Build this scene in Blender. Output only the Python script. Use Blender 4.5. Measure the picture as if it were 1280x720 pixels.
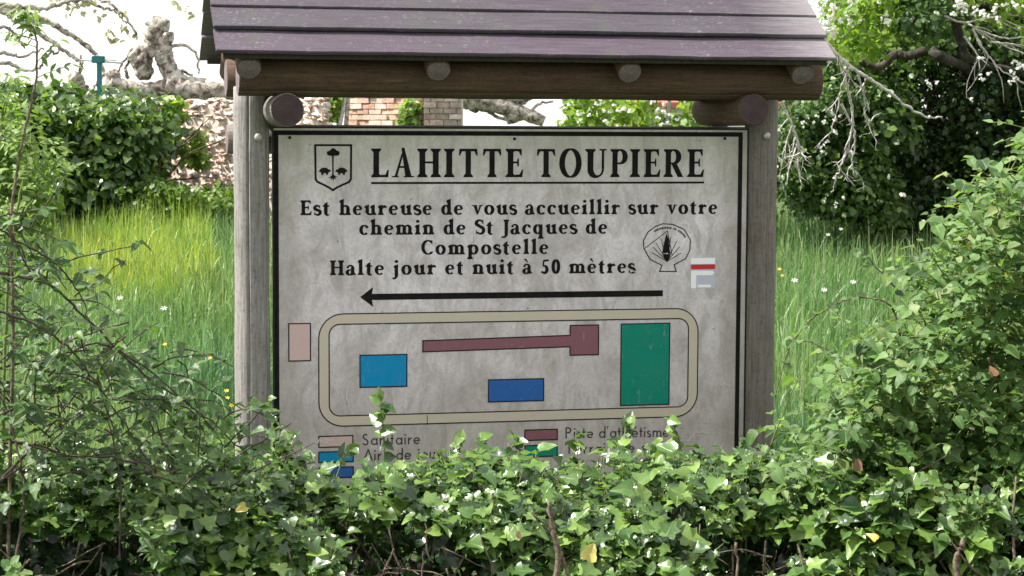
import bpy, bmesh, math, random
import numpy as np
from mathutils import Vector, Matrix, noise
random.seed(11); rng = np.random.default_rng(11)
PI = math.pi
sc = bpy.context.scene
for o in list(bpy.data.objects): bpy.data.objects.remove(o)
COL = sc.collection

# ------------------------------------------------------------------ camera
F_PX, PITCH, ROLL = 2560.0, math.radians(4.56), math.radians(0.28)
CAM = Vector((0, 0, 2.0))
FW = Vector((0, math.cos(PITCH), -math.sin(PITCH)))
UP0 = Vector((0, math.sin(PITCH), math.cos(PITCH))); RI0 = Vector((1, 0, 0))
RI = RI0*math.cos(ROLL) + UP0*math.sin(ROLL)
UP = -RI0*math.sin(ROLL) + UP0*math.cos(ROLL)
cd = bpy.data.cameras.new('camera'); cam = bpy.data.objects.new('camera', cd); COL.objects.link(cam)
m = Matrix((RI, UP, -FW)).transposed().to_4x4(); m.translation = CAM
cam.matrix_world = m
cd.sensor_width = 36.0; cd.lens = F_PX/1280*36; cd.clip_start = 0.1; cd.clip_end = 2000
cd.dof.use_dof = True; cd.dof.focus_distance = 8.2; cd.dof.aperture_fstop = 16.0
sc.camera = cam
# ------------------------------------------------------------------ light
SUN_EL, SUN_AZ = math.radians(52), math.radians(-93)      # azimuth from +Y, negative = left
w = bpy.data.worlds.new('World'); sc.world = w; w.use_nodes = True
nt = w.node_tree; nt.nodes.clear()
sky = nt.nodes.new('ShaderNodeTexSky'); sky.sky_type = 'NISHITA'; sky.sun_disc = False
sky.sun_elevation = SUN_EL; sky.sun_rotation = SUN_AZ; sky.air_density = 1.0; sky.dust_density = 1.5; sky.ozone_density = 1.0
bg = nt.nodes.new('ShaderNodeBackground'); bg.inputs['Strength'].default_value = 0.09
wo = nt.nodes.new('ShaderNodeOutputWorld')
veil = nt.nodes.new('ShaderNodeMix'); veil.data_type = 'RGBA'; veil.inputs[0].default_value = .75      # thin bright cloud over the whole sky
nt.links.new(sky.outputs[0], veil.inputs[6]); veil.inputs[7].default_value = (8.6, 8.4, 8.1, 1)
nt.links.new(veil.outputs[2], bg.inputs['Color']); nt.links.new(bg.outputs[0], wo.inputs[0])
sd = bpy.data.lights.new('sun', 'SUN'); sun = bpy.data.objects.new('sun', sd); COL.objects.link(sun)
sd.energy = 4.9; sd.angle = math.radians(0.53); sd.color = (1.0, 0.955, 0.88)
sdir = Vector((math.sin(SUN_AZ)*math.cos(SUN_EL), math.cos(SUN_AZ)*math.cos(SUN_EL), math.sin(SUN_EL)))
sun.rotation_euler = sdir.to_track_quat('Z', 'Y').to_euler(); sun.location = (0, 0, 30)
sc.view_settings.view_transform = 'Standard'; sc.view_settings.look = 'None'
sc.view_settings.exposure = 1.15; sc.view_settings.gamma = 1.0

# ------------------------------------------------------------------ helpers
def ray(px, py):
    return (FW*F_PX + RI*(px-640) - UP*(py-360)).normalized()
def at(px, py, Y):
    r = ray(px, py); return CAM + r*((Y-CAM.y)/r.y)
def proj(P):
    """world points (N,3) to photo pixels and depth"""
    P = np.asarray(P) - np.array(CAM)
    d = P @ np.array(FW)
    return 640+F_PX*(P@np.array(RI))/d, 360-F_PX*(P@np.array(UP))/d, d
def tag(o, label=None, cat=None, group=None, kind=None):
    if label: o['label'] = label
    if cat: o['category'] = cat
    if group: o['group'] = group
    if kind: o['kind'] = kind
    return o
def empty(name, loc=(0, 0, 0), rz=0.0, **k):
    o = bpy.data.objects.new(name, None); COL.objects.link(o); o.location = loc; o.rotation_euler = (0, 0, rz)
    o.empty_display_size = 0.1
    return tag(o, **k)
def link(name, me, parent=None, mats=None, **k):
    o = bpy.data.objects.new(name, me); COL.objects.link(o)
    if parent is not None: o.parent = parent
    if mats is not None:
        for mm in (mats if isinstance(mats, (list, tuple)) else [mats]): me.materials.append(mm)
    return tag(o, **k)
def mesh_from(name, V, Fc, smooth=False):
    me = bpy.data.meshes.new(name); me.from_pydata([tuple(v) for v in V], [], [tuple(f) for f in Fc]); me.update()
    if smooth: me.shade_smooth()
    return me
def mesh_np(name, V, T, smooth=False, attrs=None, uv=None):
    """triangle mesh from numpy arrays"""
    me = bpy.data.meshes.new(name)
    V = np.ascontiguousarray(V, dtype=np.float32); T = np.ascontiguousarray(T, dtype=np.int32)
    me.vertices.add(len(V)); me.vertices.foreach_set('co', V.ravel())
    me.loops.add(T.size); me.loops.foreach_set('vertex_index', T.ravel())
    me.polygons.add(len(T)); me.polygons.foreach_set('loop_start', np.arange(0, T.size, 3, dtype=np.int32))
    if smooth: me.polygons.foreach_set('use_smooth', np.ones(len(T), dtype=bool))
    for k, a in (attrs or {}).items():
        at_ = me.attributes.new(k, 'FLOAT', 'POINT'); at_.data.foreach_set('value', np.ascontiguousarray(a, dtype=np.float32))
    if uv is not None:
        l = me.uv_layers.new(name='UVMap'); l.data.foreach_set('uv', np.ascontiguousarray(uv[T.ravel()], dtype=np.float32).ravel())
    me.update(calc_edges=True); me.validate()
    return me
def box_data(x0, x1, y0, y1, z0, z1):
    V = [(x, y, z) for z in (z0, z1) for y in (y0, y1) for x in (x0, x1)]
    Fc = [(0, 2, 3, 1), (4, 5, 7, 6), (0, 1, 5, 4), (2, 6, 7, 3), (0, 4, 6, 2), (1, 3, 7, 5)]
    return V, Fc
def add_box(bm, x0, x1, y0, y1, z0, z1, bev=0):
    V, Fc = box_data(x0, x1, y0, y1, z0, z1)
    vs = [bm.verts.new(v) for v in V]
    fs = [bm.faces.new([vs[i] for i in f]) for f in Fc]
    if bev:
        es = {e for f in fs for e in f.edges}
        bmesh.ops.bevel(bm, geom=list(es), offset=bev, segments=2, affect='EDGES')
def bm_mesh(name, bm, smooth=False):
    me = bpy.data.meshes.new(name); bmesh.ops.recalc_face_normals(bm, faces=bm.faces); bm.to_mesh(me); bm.free()
    if smooth: me.shade_smooth()
    return me

# ------------------------------------------------------------------ materials
class MB:
    def __init__(s, name):
        s.m = bpy.data.materials.new(name); s.m.use_nodes = True; s.t = s.m.node_tree; s.n = s.t.nodes
        s.b = s.n['Principled BSDF']; s.out = s.n['Material Output']
    def new(s, typ, **kw):
        x = s.n.new(typ)
        for k, v in kw.items(): setattr(x, k, v)
        return x
    def lk(s, a, b): s.t.links.new(a, b)
    def coord(s, kind='Object', scale=(1, 1, 1), rot=(0, 0, 0)):
        tc = s.new('ShaderNodeTexCoord'); mp = s.new('ShaderNodeMapping')
        mp.inputs['Scale'].default_value = scale; mp.inputs['Rotation'].default_value = rot
        s.lk(tc.outputs[kind], mp.inputs[0]); return mp.outputs[0]
    def world(s, scale=(1, 1, 1)):
        g = s.new('ShaderNodeNewGeometry'); mp = s.new('ShaderNodeMapping'); mp.inputs['Scale'].default_value = scale
        s.lk(g.outputs['Position'], mp.inputs[0]); return mp.outputs[0]
    def noise(s, vec, scale, detail=5, rough=.55, dist=0):
        x = s.new('ShaderNodeTexNoise'); x.inputs['Scale'].default_value = scale; x.inputs['Detail'].default_value = detail
        x.inputs['Roughness'].default_value = rough; x.inputs['Distortion'].default_value = dist
        s.lk(vec, x.inputs['Vector']); return x.outputs['Fac']
    def vor(s, vec, scale, feature='F1'):
        x = s.new('ShaderNodeTexVoronoi', feature=feature); x.inputs['Scale'].default_value = scale
        s.lk(vec, x.inputs['Vector']); return x.outputs['Distance']
    def ramp(s, fac, stops, interp='LINEAR'):
        r = s.new('ShaderNodeValToRGB'); e = r.color_ramp; e.interpolation = interp
        while len(e.elements) < len(stops): e.elements.new(.5)
        for i, (p, c) in enumerate(stops):
            e.elements[i].position = p; c = (c, c, c) if isinstance(c, (int, float)) else c
            e.elements[i].color = (*c, 1)
        s.lk(fac, r.inputs[0]); return r.outputs[0]
    def mix(s, fac, a, b, mode='MIX'):
        x = s.new('ShaderNodeMix', data_type='RGBA', blend_type=mode)
        for sock, v in ((x.inputs[0], fac), (x.inputs[6], a), (x.inputs[7], b)):
            if isinstance(v, (int, float)): sock.default_value = v
            elif isinstance(v, tuple): sock.default_value = (*v, 1)
            else: s.lk(v, sock)
        return x.outputs[2]
    def math(s, op, a, b=0.0, c=0.0):
        x = s.new('ShaderNodeMath', operation=op)
        for i, v in enumerate((a, b, c)):
            if isinstance(v, (int, float)): x.inputs[i].default_value = v
            else: s.lk(v, x.inputs[i])
        return x.outputs[0]
    def base(s, c):
        if isinstance(c, tuple): s.b.inputs['Base Color'].default_value = (*c, 1)
        else: s.lk(c, s.b.inputs['Base Color'])
    def bump(s, h, strength=.4, dist=.01):
        x = s.new('ShaderNodeBump'); x.inputs['Strength'].default_value = strength; x.inputs['Distance'].default_value = dist
        s.lk(h, x.inputs['Height']); s.lk(x.outputs[0], s.b.inputs['Normal'])
    def rough(s, v):
        if isinstance(v, (int, float)): s.b.inputs['Roughness'].default_value = v
        else: s.lk(v, s.b.inputs['Roughness'])

def leaf_mat(name, cols, rough=.4, trans=.4, tcol=None, palmate=False, spec=.5, vein=.35, world_var=0.0, bump=.35):
    """cols: list of colours spread over the per-leaf random number"""
    M = MB(name)
    a = M.new('ShaderNodeAttribute', attribute_name='rnd'); oi = M.new('ShaderNodeObjectInfo')
    r = M.math('FRACT', M.math('ADD', a.outputs['Fac'], oi.outputs['Random']))
    n = len(cols); c = M.ramp(r, [(i/(n-1), cc) for i, cc in enumerate(cols)])
    uv = M.new('ShaderNodeUVMap', uv_map='UVMap').outputs[0]
    sx = M.new('ShaderNodeSeparateXYZ'); M.lk(uv, sx.inputs[0])
    if palmate:
        ang = M.math('ARCTAN2', sx.outputs[0], M.math('ADD', sx.outputs[1], .02))
        v = M.math('ABSOLUTE', M.math('SINE', M.math('MULTIPLY', ang, 2.9)))
        v = M.ramp(v, [(0.0, 1.0), (.16, 0.0)])
    else:
        v1 = M.ramp(M.math('ABSOLUTE', sx.outputs[0]), [(0.0, 1.0), (.045, 0.0)])
        sl = M.math('ADD', sx.outputs[1], M.math('MULTIPLY', M.math('ABSOLUTE', sx.outputs[0]), -.7))
        v2 = M.ramp(M.math('ABSOLUTE', M.math('SINE', M.math('MULTIPLY', sl, 20.0))), [(0.0, .55), (.25, 0.0)])
        v = M.math('MAXIMUM', v1, v2)
    c2 = M.mix(M.math('MULTIPLY', v, vein), c, (.34, .42, .17))
    nz = M.noise(M.world(), 38, 3)
    c3 = M.mix(M.ramp(nz, [(.35, 0.0), (.75, .5)]), c2, M.mix(1.0, c2, (.62, .7, .45), 'MULTIPLY'))
    if world_var:
        c3 = M.mix(M.ramp(M.noise(M.world(), .9, 3), [(.35, 0.0), (.7, world_var)]), c3, M.mix(1.0, c3, (1.5, 1.35, .8), 'MULTIPLY'))
    M.base(c3); M.rough(rough); M.b.inputs['Specular IOR Level'].default_value = spec
    if bump: M.bump(M.math('ADD', M.math('MULTIPLY', v, -.5), nz), bump, .004)
    tr = M.new('ShaderNodeBsdfTranslucent')
    M.lk(M.mix(1.0, c3, tcol or (2.0, 2.1, .9), 'MULTIPLY'), tr.inputs['Color'])
    ms = M.new('ShaderNodeMixShader'); ms.inputs[0].default_value = trans
    M.lk(M.b.outputs[0], ms.inputs[1]); M.lk(tr.outputs[0], ms.inputs[2]); M.lk(ms.outputs[0], M.out.inputs['Surface'])
    return M.m

def wood_mat(name, c0, c1, c2, crack=.6, tint=None, rough=.85, lichen=0.0, gs=1.0):
    """grain runs along local Z"""
    M = MB(name); v = M.coord('Object', (1, 1, .055)); v2 = M.coord('Object', (1, 1, .02)); vo = M.coord('Object')
    g = M.noise(v, 95*gs, 9, .72, .6); g2 = M.noise(v2, 190*gs, 4, .7); big = M.noise(vo, 4.5, 6, .65)
    c = M.ramp(g, [(.28, c0), (.52, c1), (.74, c2)])
    c = M.mix(M.ramp(big, [(.35, 0.0), (.7, .65)]), c, M.mix(1.0, c, tint or (.62, .58, .55), 'MULTIPLY'))
    cr = M.ramp(g2, [(.27, 1.0), (.36, 0.0)])
    c = M.mix(M.math('MULTIPLY', cr, crack), c, (.03, .025, .022))
    kn = M.ramp(M.vor(M.coord('Object', (1, 1, .4)), 5.5), [(.03, 1.0), (.10, 0.0)]); c = M.mix(M.math('MULTIPLY', kn, .75), c, (.06, .045, .035))
    fl = M.ramp(M.noise(vo, 60, 5, .75), [(.36, .6), (.48, 0.0)]); c = M.mix(fl, c, M.mix(1.0, c, (.45, .44, .42), 'MULTIPLY'))
    if lichen:
        l = M.ramp(M.noise(vo, 42, 6, .75, .8), [(.58, 0.0), (.68, 1.0)])
        c = M.mix(M.math('MULTIPLY', l, lichen), c, (.46, .47, .42))
    M.base(c); M.rough(rough); M.bump(M.math('SUBTRACT', M.math('ADD', g, M.math('MULTIPLY', g2, .7)), cr), .55, .006)
    return M.m
m_post = wood_mat('weathered_post_wood', (.13, .12, .112), (.29, .275, .265), (.44, .425, .415))
m_postr = wood_mat('weathered_shaded_post_wood', (.10, .09, .08), (.19, .175, .16), (.29, .27, .25), tint=(.7, .58, .5))  # brownish wood; shade from panel and roof is put into its darker tone
m_beam = wood_mat('brown_beam_wood', (.04, .024, .014), (.10, .062, .038), (.17, .12, .08), tint=(.7, .55, .5), crack=.4)
m_dark = wood_mat('dark_underside_wood', (.02, .017, .015), (.045, .038, .03), (.07, .058, .045))
def endgrain(name, a, b):
    M = MB(name); v = M.coord('Object'); sx = M.new('ShaderNodeSeparateXYZ'); M.lk(v, sx.inputs[0])
    rr = M.math('SQRT', M.math('ADD', M.math('POWER', sx.outputs[0], 2), M.math('POWER', sx.outputs[1], 2)))
    rr = M.math('ADD', rr, M.math('MULTIPLY', M.noise(v, 18, 3), .02))
    ring = M.math('SINE', M.math('MULTIPLY', rr, 620.0))
    c = M.mix(M.ramp(ring, [(.2, 0.0), (.9, .8)]), a, b); c = M.mix(M.ramp(M.noise(v, 55, 5, .8), [(.5, 0.0), (.66, .6)]), c, tuple(min(1, x*2.6) for x in a))
    c = M.mix(M.ramp(M.noise(v, 14, 5), [(.4, 0.0), (.7, .7)]), c, tuple(x*.5 for x in a))
    ang = M.math('ARCTAN2', sx.outputs[0], sx.outputs[1])
    ck = M.ramp(M.math('ABSOLUTE', M.math('SINE', M.math('ADD', M.math('MULTIPLY', ang, 1.5), M.noise(v, 9, 2)))), [(0.0, 1.0), (.07, 0.0)])
    c = M.mix(M.math('MULTIPLY', ck, .9), c, (.02, .015, .012))
    M.base(c); M.rough(.9); M.bump(M.math('SUBTRACT', ring, ck), .3, .002); return M.m
m_endp = endgrain('pale_end_grain', (.17, .135, .14), (.10, .075, .078))
m_endd = endgrain('purplish_end_grain', (.05, .032, .036), (.08, .055, .058))

def roof_mat(name, base, grey):
    M = MB(name); v = M.coord('Object', (.06, 1, 1)); vo = M.coord('Object')
    g = M.noise(v, 90, 9, .75, .6)
    c = M.ramp(g, [(.3, tuple(x*.55 for x in base)), (.5, base), (.72, grey)])
    c = M.mix(M.ramp(M.noise(vo, 2.4, 4), [(.4, 0.0), (.68, .6)]), c, tuple((a+b)*.5*.8 for a, b in zip(base, grey)))
    l = M.ramp(M.noise(M.coord('Object', (.7, 1, 1)), 48, 8, .82, 1.2), [(.53, 0.0), (.63, 1.0)])
    pat = M.ramp(M.noise(vo, 2.1, 5, .7), [(.42, .0), (.66, .9)])
    c = M.mix(M.math('MULTIPLY', M.math('MULTIPLY', l, pat), .7), c, (.33, .32, .33))
    mo = M.ramp(M.noise(vo, 5.5, 7, .75, .5), [(.52, 0.0), (.66, .55)]); c = M.mix(mo, c, (.055, .06, .045))
    sk = M.ramp(M.noise(M.coord('Object', (.03, 1, 1)), 150, 3, .6), [(.62, 0.0), (.68, .8)]); c = M.mix(sk, c, (.02, .015, .02))
    sx = M.new('ShaderNodeSeparateXYZ'); M.lk(vo, sx.inputs[0]); be = M.new('ShaderNodeMapRange'); be.inputs[1].default_value = ROOF_R-.34; be.inputs[2].default_value = ROOF_R-.02   # bleached right end
    M.lk(M.math('ADD', sx.outputs[0], M.math('MULTIPLY', M.math('SUBTRACT', g, .5), .5)), be.inputs[0]); c = M.mix(M.math('MULTIPLY', be.outputs[0], .6), c, (.30, .28, .29))
    d = M.ramp(M.vor(vo, 26), [(.03, 1.0), (.07, 0.0)])
    c = M.mix(M.math('MULTIPLY', d, .6), c, (.04, .03, .04))
    M.base(c); M.rough(.75); M.bump(M.math('ADD', g, l), .5, .004); return M.m
ROOF_R = 1.30
m_roof = [roof_mat('violet_roof_board', (.046, .033, .050), (.08, .066, .086)), roof_mat('slate_roof_board', (.045, .035, .050), (.08, .069, .088)),
          roof_mat('purple_roof_board', (.056, .037, .060), (.095, .074, .10))]

def flat_mat(name, c, rough=.7, var=.25, scale=14, spec=.4):
    M = MB(name); v = M.coord('Object')
    n = M.noise(v, scale, 5, .65)
    M.base(M.mix(M.ramp(n, [(.35, 0.0), (.75, var)]), c, tuple(min(1, x*.55+.12) for x in c)))
    M.rough(rough); M.b.inputs['Specular IOR Level'].default_value = spec; return M.m
m_black = flat_mat('faded_black_print', (.006, .006, .006), .8, .10, 30, .12)
m_line = flat_mat('thin_dark_print', (.018, .016, .015), .8, .1, 14, .12)
m_legend = flat_mat('greyed_legend_print', (.035, .032, .033), .8, .2, 14, .12)
def panel_mat():
    M = MB('weathered_sign_panel'); vo = M.coord('Object'); vs = M.coord('Object', (1, 1, .45))
    b = M.noise(vo, 3.4, 7, .68, .8); f = M.noise(vs, 13, 8, .74, .9); g = M.noise(vo, 70, 6, .75)
    c = M.ramp(b, [(.30, (.48, .44, .455)), (.47, (.65, .60, .63)), (.66, (.81, .755, .81))])
    c = M.mix(M.ramp(f, [(.36, .65), (.55, 0.0)]), c, (.33, .295, .28))
    c = M.mix(M.ramp(g, [(.34, .55), (.5, 0.0)]), c, (.34, .31, .30))
    sx = M.new('ShaderNodeSeparateXYZ'); M.lk(vo, sx.inputs[0])
    def band(z0, z1, amp, sc_):
        m = M.new('ShaderNodeMapRange'); m.inputs[1].default_value = z0; m.inputs[2].default_value = z1
        M.lk(M.math('ADD', sx.outputs[2], M.math('MULTIPLY', M.noise(vo, sc_, 6, .65), amp)), m.inputs[0]); return m.outputs[0]
    c = M.mix(M.math('MULTIPLY', band(1.93, 2.28, .6, 3.5), .55), c, (.44, .44, .34))       # algae under the roof
    c = M.mix(M.math('MULTIPLY', band(1.62, .98, .6, 4.5), .45), c, (.33, .285, .235))       # splashed dirt
    rim = M.new('ShaderNodeMapRange'); rim.inputs[1].default_value = .93; rim.inputs[2].default_value = 1.0
    M.lk(M.math('ADD', M.math('ABSOLUTE', M.math('SUBTRACT', sx.outputs[0], (uA+uB)/2)), M.math('MULTIPLY', M.noise(vo, 7, 5, .7), .12)), rim.inputs[0])
    c = M.mix(M.math('MULTIPLY', rim.outputs[0], .45), c, (.28, .26, .21))
    sc_ = M.ramp(M.noise(vo, 38, 7, .82, 2.2), [(.62, 0.0), (.67, 1.0)])
    c = M.mix(M.math('MULTIPLY', sc_, .45), c, (.74, .73, .72))
    dk = M.ramp(M.vor(vo, 13), [(.03, 1.0), (.06, 0.0)])
    c = M.mix(M.math('MULTIPLY', dk, .7), c, (.09, .08, .07))
    dr = M.ramp(M.noise(M.coord('Object', (1, 1, .035)), 34, 4, .7), [(.60, 0.0), (.70, .55)]); c = M.mix(M.math('MULTIPLY', dr, band(1.45, 2.1, .7, 5)), c, (.24, .225, .19))
    sp = M.ramp(M.noise(vo, 120, 3, .7), [(.66, 0.0), (.72, 1.0)])
    c = M.mix(M.math('MULTIPLY', sp, .5), c, (.13, .12, .11))
    M.base(c); M.rough(.65); M.b.inputs['Specular IOR Level'].default_value = .25; M.bump(f, .15, .003); return M.m
def worn_paint(name, c):
    M = MB(name); v = M.coord('Object'); vs = M.coord('Object', (1, 1, .3))
    n = M.noise(v, 9, 6, .7); k = M.ramp(M.noise(vs, 40, 6, .8, 1.), [(.6, 0.0), (.7, .6)])
    x = M.mix(M.ramp(n, [(.35, 0.0), (.75, .35)]), c, tuple(x*.7+.06 for x in c))
    M.base(M.mix(k, x, (.45, .44, .42))); M.rough(.75); M.b.inputs['Specular IOR Level'].default_value = .2; return M.m
m_pink = worn_paint('faded_pink_print', (.62, .45, .43)); m_blue = worn_paint('light_blue_print', (.0, .25, .52))
m_dblue = worn_paint('deep_blue_print', (.02, .115, .40)); m_green = worn_paint('green_print', (.0, .235, .165))
m_mauve = worn_paint('mauve_print', (.24, .10, .13)); m_tan = worn_paint('tan_road_print', (.58, .51, .42))
m_white = flat_mat('white_sticker_print', (.92, .92, .96), .45, .04); m_red = flat_mat('red_sticker_print', (.55, .02, .03), .45, .1)
m_greyb = flat_mat('grey_blue_sticker', (.52, .54, .64), .45, .1)
m_metal = flat_mat('zinc_bolt', (.42, .41, .38), .45, .4, 60); m_metal.node_tree.nodes['Principled BSDF'].inputs['Metallic'].default_value = .6
m_lichen = flat_mat('white_lichen', (.6, .6, .57), .9, .2)

# ------------------------------------------------------------------ ground
def gz(x, y):
    t = min(max((y-9)/19, 0), 1); t = t*t*(3-2*t)
    b = .70*t
    return b + .05*noise.noise(Vector((x*.3, y*.3, 0))) * min(1, max(0, (y-9)/4))
def soil_mat():
    M = MB('meadow_soil'); v = M.world()
    n = M.noise(v, 1.3, 8, .7); n2 = M.noise(v, 25, 6, .7)
    c = M.ramp(n, [(.3, (.035, .06, .015)), (.55, (.07, .11, .025)), (.75, (.11, .13, .04))])
    M.base(M.mix(M.ramp(n2, [(.4, 0.0), (.7, .8)]), c, (.03, .035, .015))); M.rough(.95); M.bump(n2, .8, .03); return M.m
xs = sorted(set([-600, -300, -150, -80, -40, -25] + [-16+.8*i for i in range(41)] + [25, 40, 80, 150, 300, 600]))
ys = sorted(set([-60, -30, -15, -5, 0] + [2+.8*i for i in range(36)] + [34, 40, 50, 70, 100, 160, 300, 600, 1200]))
V = [(x, y, gz(x, y)) for y in ys for x in xs]; nx = len(xs)
Fc = [(j*nx+i, j*nx+i+1, (j+1)*nx+i+1, (j+1)*nx+i) for j in range(len(ys)-1) for i in range(nx-1)]
link('ground', mesh_from('ground', V, Fc, True), None, soil_mat(), kind='structure')

# ------------------------------------------------------------------ the sign, built in its own frame (u right, w back, z up)
TH = math.radians(12.84)
O = at(640, 340, 8.53); O0 = Vector((O.x, O.y, 0))
U = Vector((math.cos(TH), math.sin(TH), 0)); W = Vector((-math.sin(TH), math.cos(TH), 0))
def bl(px, py, dw=0.0):
    """photo pixel to (u, z) on the plane parallel to the panel, dw behind it"""
    r = ray(px, py); t = (O + W*dw - CAM).dot(W)/r.dot(W); P = CAM + r*t
    return (P-O0).dot(U), P.z
SG = empty('information_sign', (O.x, O.y, 0), TH, label='weathered village welcome sign with small violet-grey board roof on two round posts', cat='sign')
def log(name, p0, p1, r, mat, end, parent=SG, n=28, seg=14, groove=None, wob=.02, taper=0.0, seed=0, flat=None, **k):
    """round timber from p0 to p1 in the sign's frame; grooves are real drying cracks"""
    p0 = Vector(p0); p1 = Vector(p1); L = (p1-p0).length
    V = []; Fc = []; mi = []
    angs = [(2*PI*i/n, -1) for i in range(n)]
    for gi, (ga, depth) in enumerate(groove or []):
        angs = [t for t in angs if t[1] >= 0 or abs((t[0]-ga+PI) % (2*PI)-PI) > .085]+[(ga-.026, gi), (ga, gi+100), (ga+.026, gi)]
    angs.sort(key=lambda t: t[0] % (2*PI)); n = len(angs)
    for j in range(seg+1):
        z = L*j/seg; rr = r*(1-taper*j/seg)
        for i in range(n):
            a, g_ = angs[i]
            if g_ >= 0: a += .05*noise.noise(Vector((seed+3+g_ % 100, 0, z*1.8)))+.02*noise.noise(Vector((seed, 5, z*9)))
            q = rr*(1+wob*noise.noise(Vector((math.cos(a)*1.3+seed, math.sin(a)*1.3, z*2.2))))
            if g_ >= 100: q -= groove[g_-100][1]*(.75+.5*noise.noise(Vector((seed+1, 2, z*2))))
            x, y = q*math.cos(a), q*math.sin(a)
            if flat is not None and y > flat*r: y = flat*r
            V.append((x, y, z))
    for j in range(seg):
        for i in range(n):
            i2 = (i+1) % n; Fc.append((j*n+i, j*n+i2, (j+1)*n+i2, (j+1)*n+i)); mi.append(0)
    for (j, s) in ((0, -1), (seg, 1)):
        b = len(V); 
        ring = [V[j*n+i] for i in range(n)]
        V += [(x*.94, y*.94, z+s*.004) for x, y, z in ring]; V.append((0, 0 if flat is None else -.2*r, ring[0][2]+s*.005))
        for i in range(n):
            i2 = (i+1) % n
            Fc.append((j*n+i, j*n+i2, b+i2, b+i) if s > 0 else (j*n+i2, j*n+i, b+i, b+i2)); mi.append(0)
            Fc.append((b+i, b+i2, b+n) if s > 0 else (b+i2, b+i, b+n)); mi.append(1)
    me = mesh_from(name, V, Fc); me.materials.append(mat); me.materials.append(end)
    for p, q in zip(me.polygons, mi): p.material_index = q; p.use_smooth = (q == 0)
    o = link(name, me, parent, **k)
    zax = (p1-p0).normalized(); ref = Vector((0, 0, 1)) if abs(zax.z) < .9 else Vector((0, 1, 0))
    xax = ref.cross(zax).normalized(); yax = zax.cross(xax)
    M = Matrix((xax, yax, zax)).transposed().to_4x4(); M.translation = p0
    o.matrix_local = M
    return o
uL, _ = bl(315, 340, .03); uR, _ = bl(949, 340, .03)
uLt, zt = bl(315, 117, .03)
# vertical logs: local y axis is... grooves set by eye on the camera side
postL = log('post', (uL, .03, -.25), (uL, .03, 2.145), .0715, m_post, m_endp, n=40, seg=30, groove=[(PI/2*3-.25, .034), (PI/2*3+.95, .012)], wob=.06, seed=2, label='pale grey cracked post')
postR = log('post', (uR, .03, -.25), (uR, .03, 2.145), .070, m_postr, m_endp, n=40, seg=30, groove=[(PI/2*3+1.0, .008)], wob=.06, seed=9, label='darker brownish post')
# tie logs that carry the beams, front end towards the viewer
def endpt(px, py, dw): u, z = bl(px, py, dw); return (u, dw, z)
for (px, py, s) in ((359, 137.5, 4), (942, 137.5, 7)):
    u, z = bl(px, py, -.31)
    log('tie_log', (u, -.31, z), (u, .31, z), .066, m_beam if px > 500 else m_postr, m_endd, wob=.05, seed=s, groove=[(2.2, .006)])
zt = bl(640, 137.5, -.31)[1]
# front and rear beams
u0, _ = bl(298, 98, -.2); u1, _ = bl(1020, 98, -.2); zb = bl(640, 98, -.2)[1]
log('beam', (u0, -.2, zb), (u1, -.2, zb), .080, m_beam, m_endp, n=32, seg=40, wob=.05, seed=3, groove=[(4.0, .005)])
log('beam', (u0-.01, .22, zb), (u1, .22, zb), .078, m_beam, m_endp, n=24, seg=20, wob=.04, seed=5)
u0r, zr = bl(288, 174, .14)
log('rear_rail', (u0r-.01, .155, zr), (uR+.1, .155, zr), .06, m_postr, m_endp, n=24, seg=16, seed=8)
# roof geometry
PITCHR = math.radians(35.5)
ze = bl(640, 73, -.43)[1]
u0e, _ = bl(270, 70, -.43); u1e, _ = bl(1045, 76, -.43)
RUN = .43
def slope_pt(s, side):   # s metres up the slope from the eave
    return (-RUN + s*math.cos(PITCHR) if side < 0 else RUN - s*math.cos(PITCHR)), ze + s*math.sin(PITCHR)
for px in (311, 548, 787, 1003):
    u, _z = bl(px, 88, -.37)
    w0, z0 = -.375, ze + (.055)*math.tan(PITCHR) - .012
    L = .375/math.cos(PITCHR)
    zr_ = bl(640, 89, -.372)[1]; c = (u, -.372, zr_)
    e = (u, 0.0, zr_ + .372*math.tan(PITCHR))
    log('rafter', c, e, .048, m_beam, m_endp, n=24, seg=5, seed=px, flat=.8)
    c2 = (u, .372, zr_); log('rafter', c2, e, .052, m_beam, m_endp, n=24, seg=5, seed=px+1, flat=.35)
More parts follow.
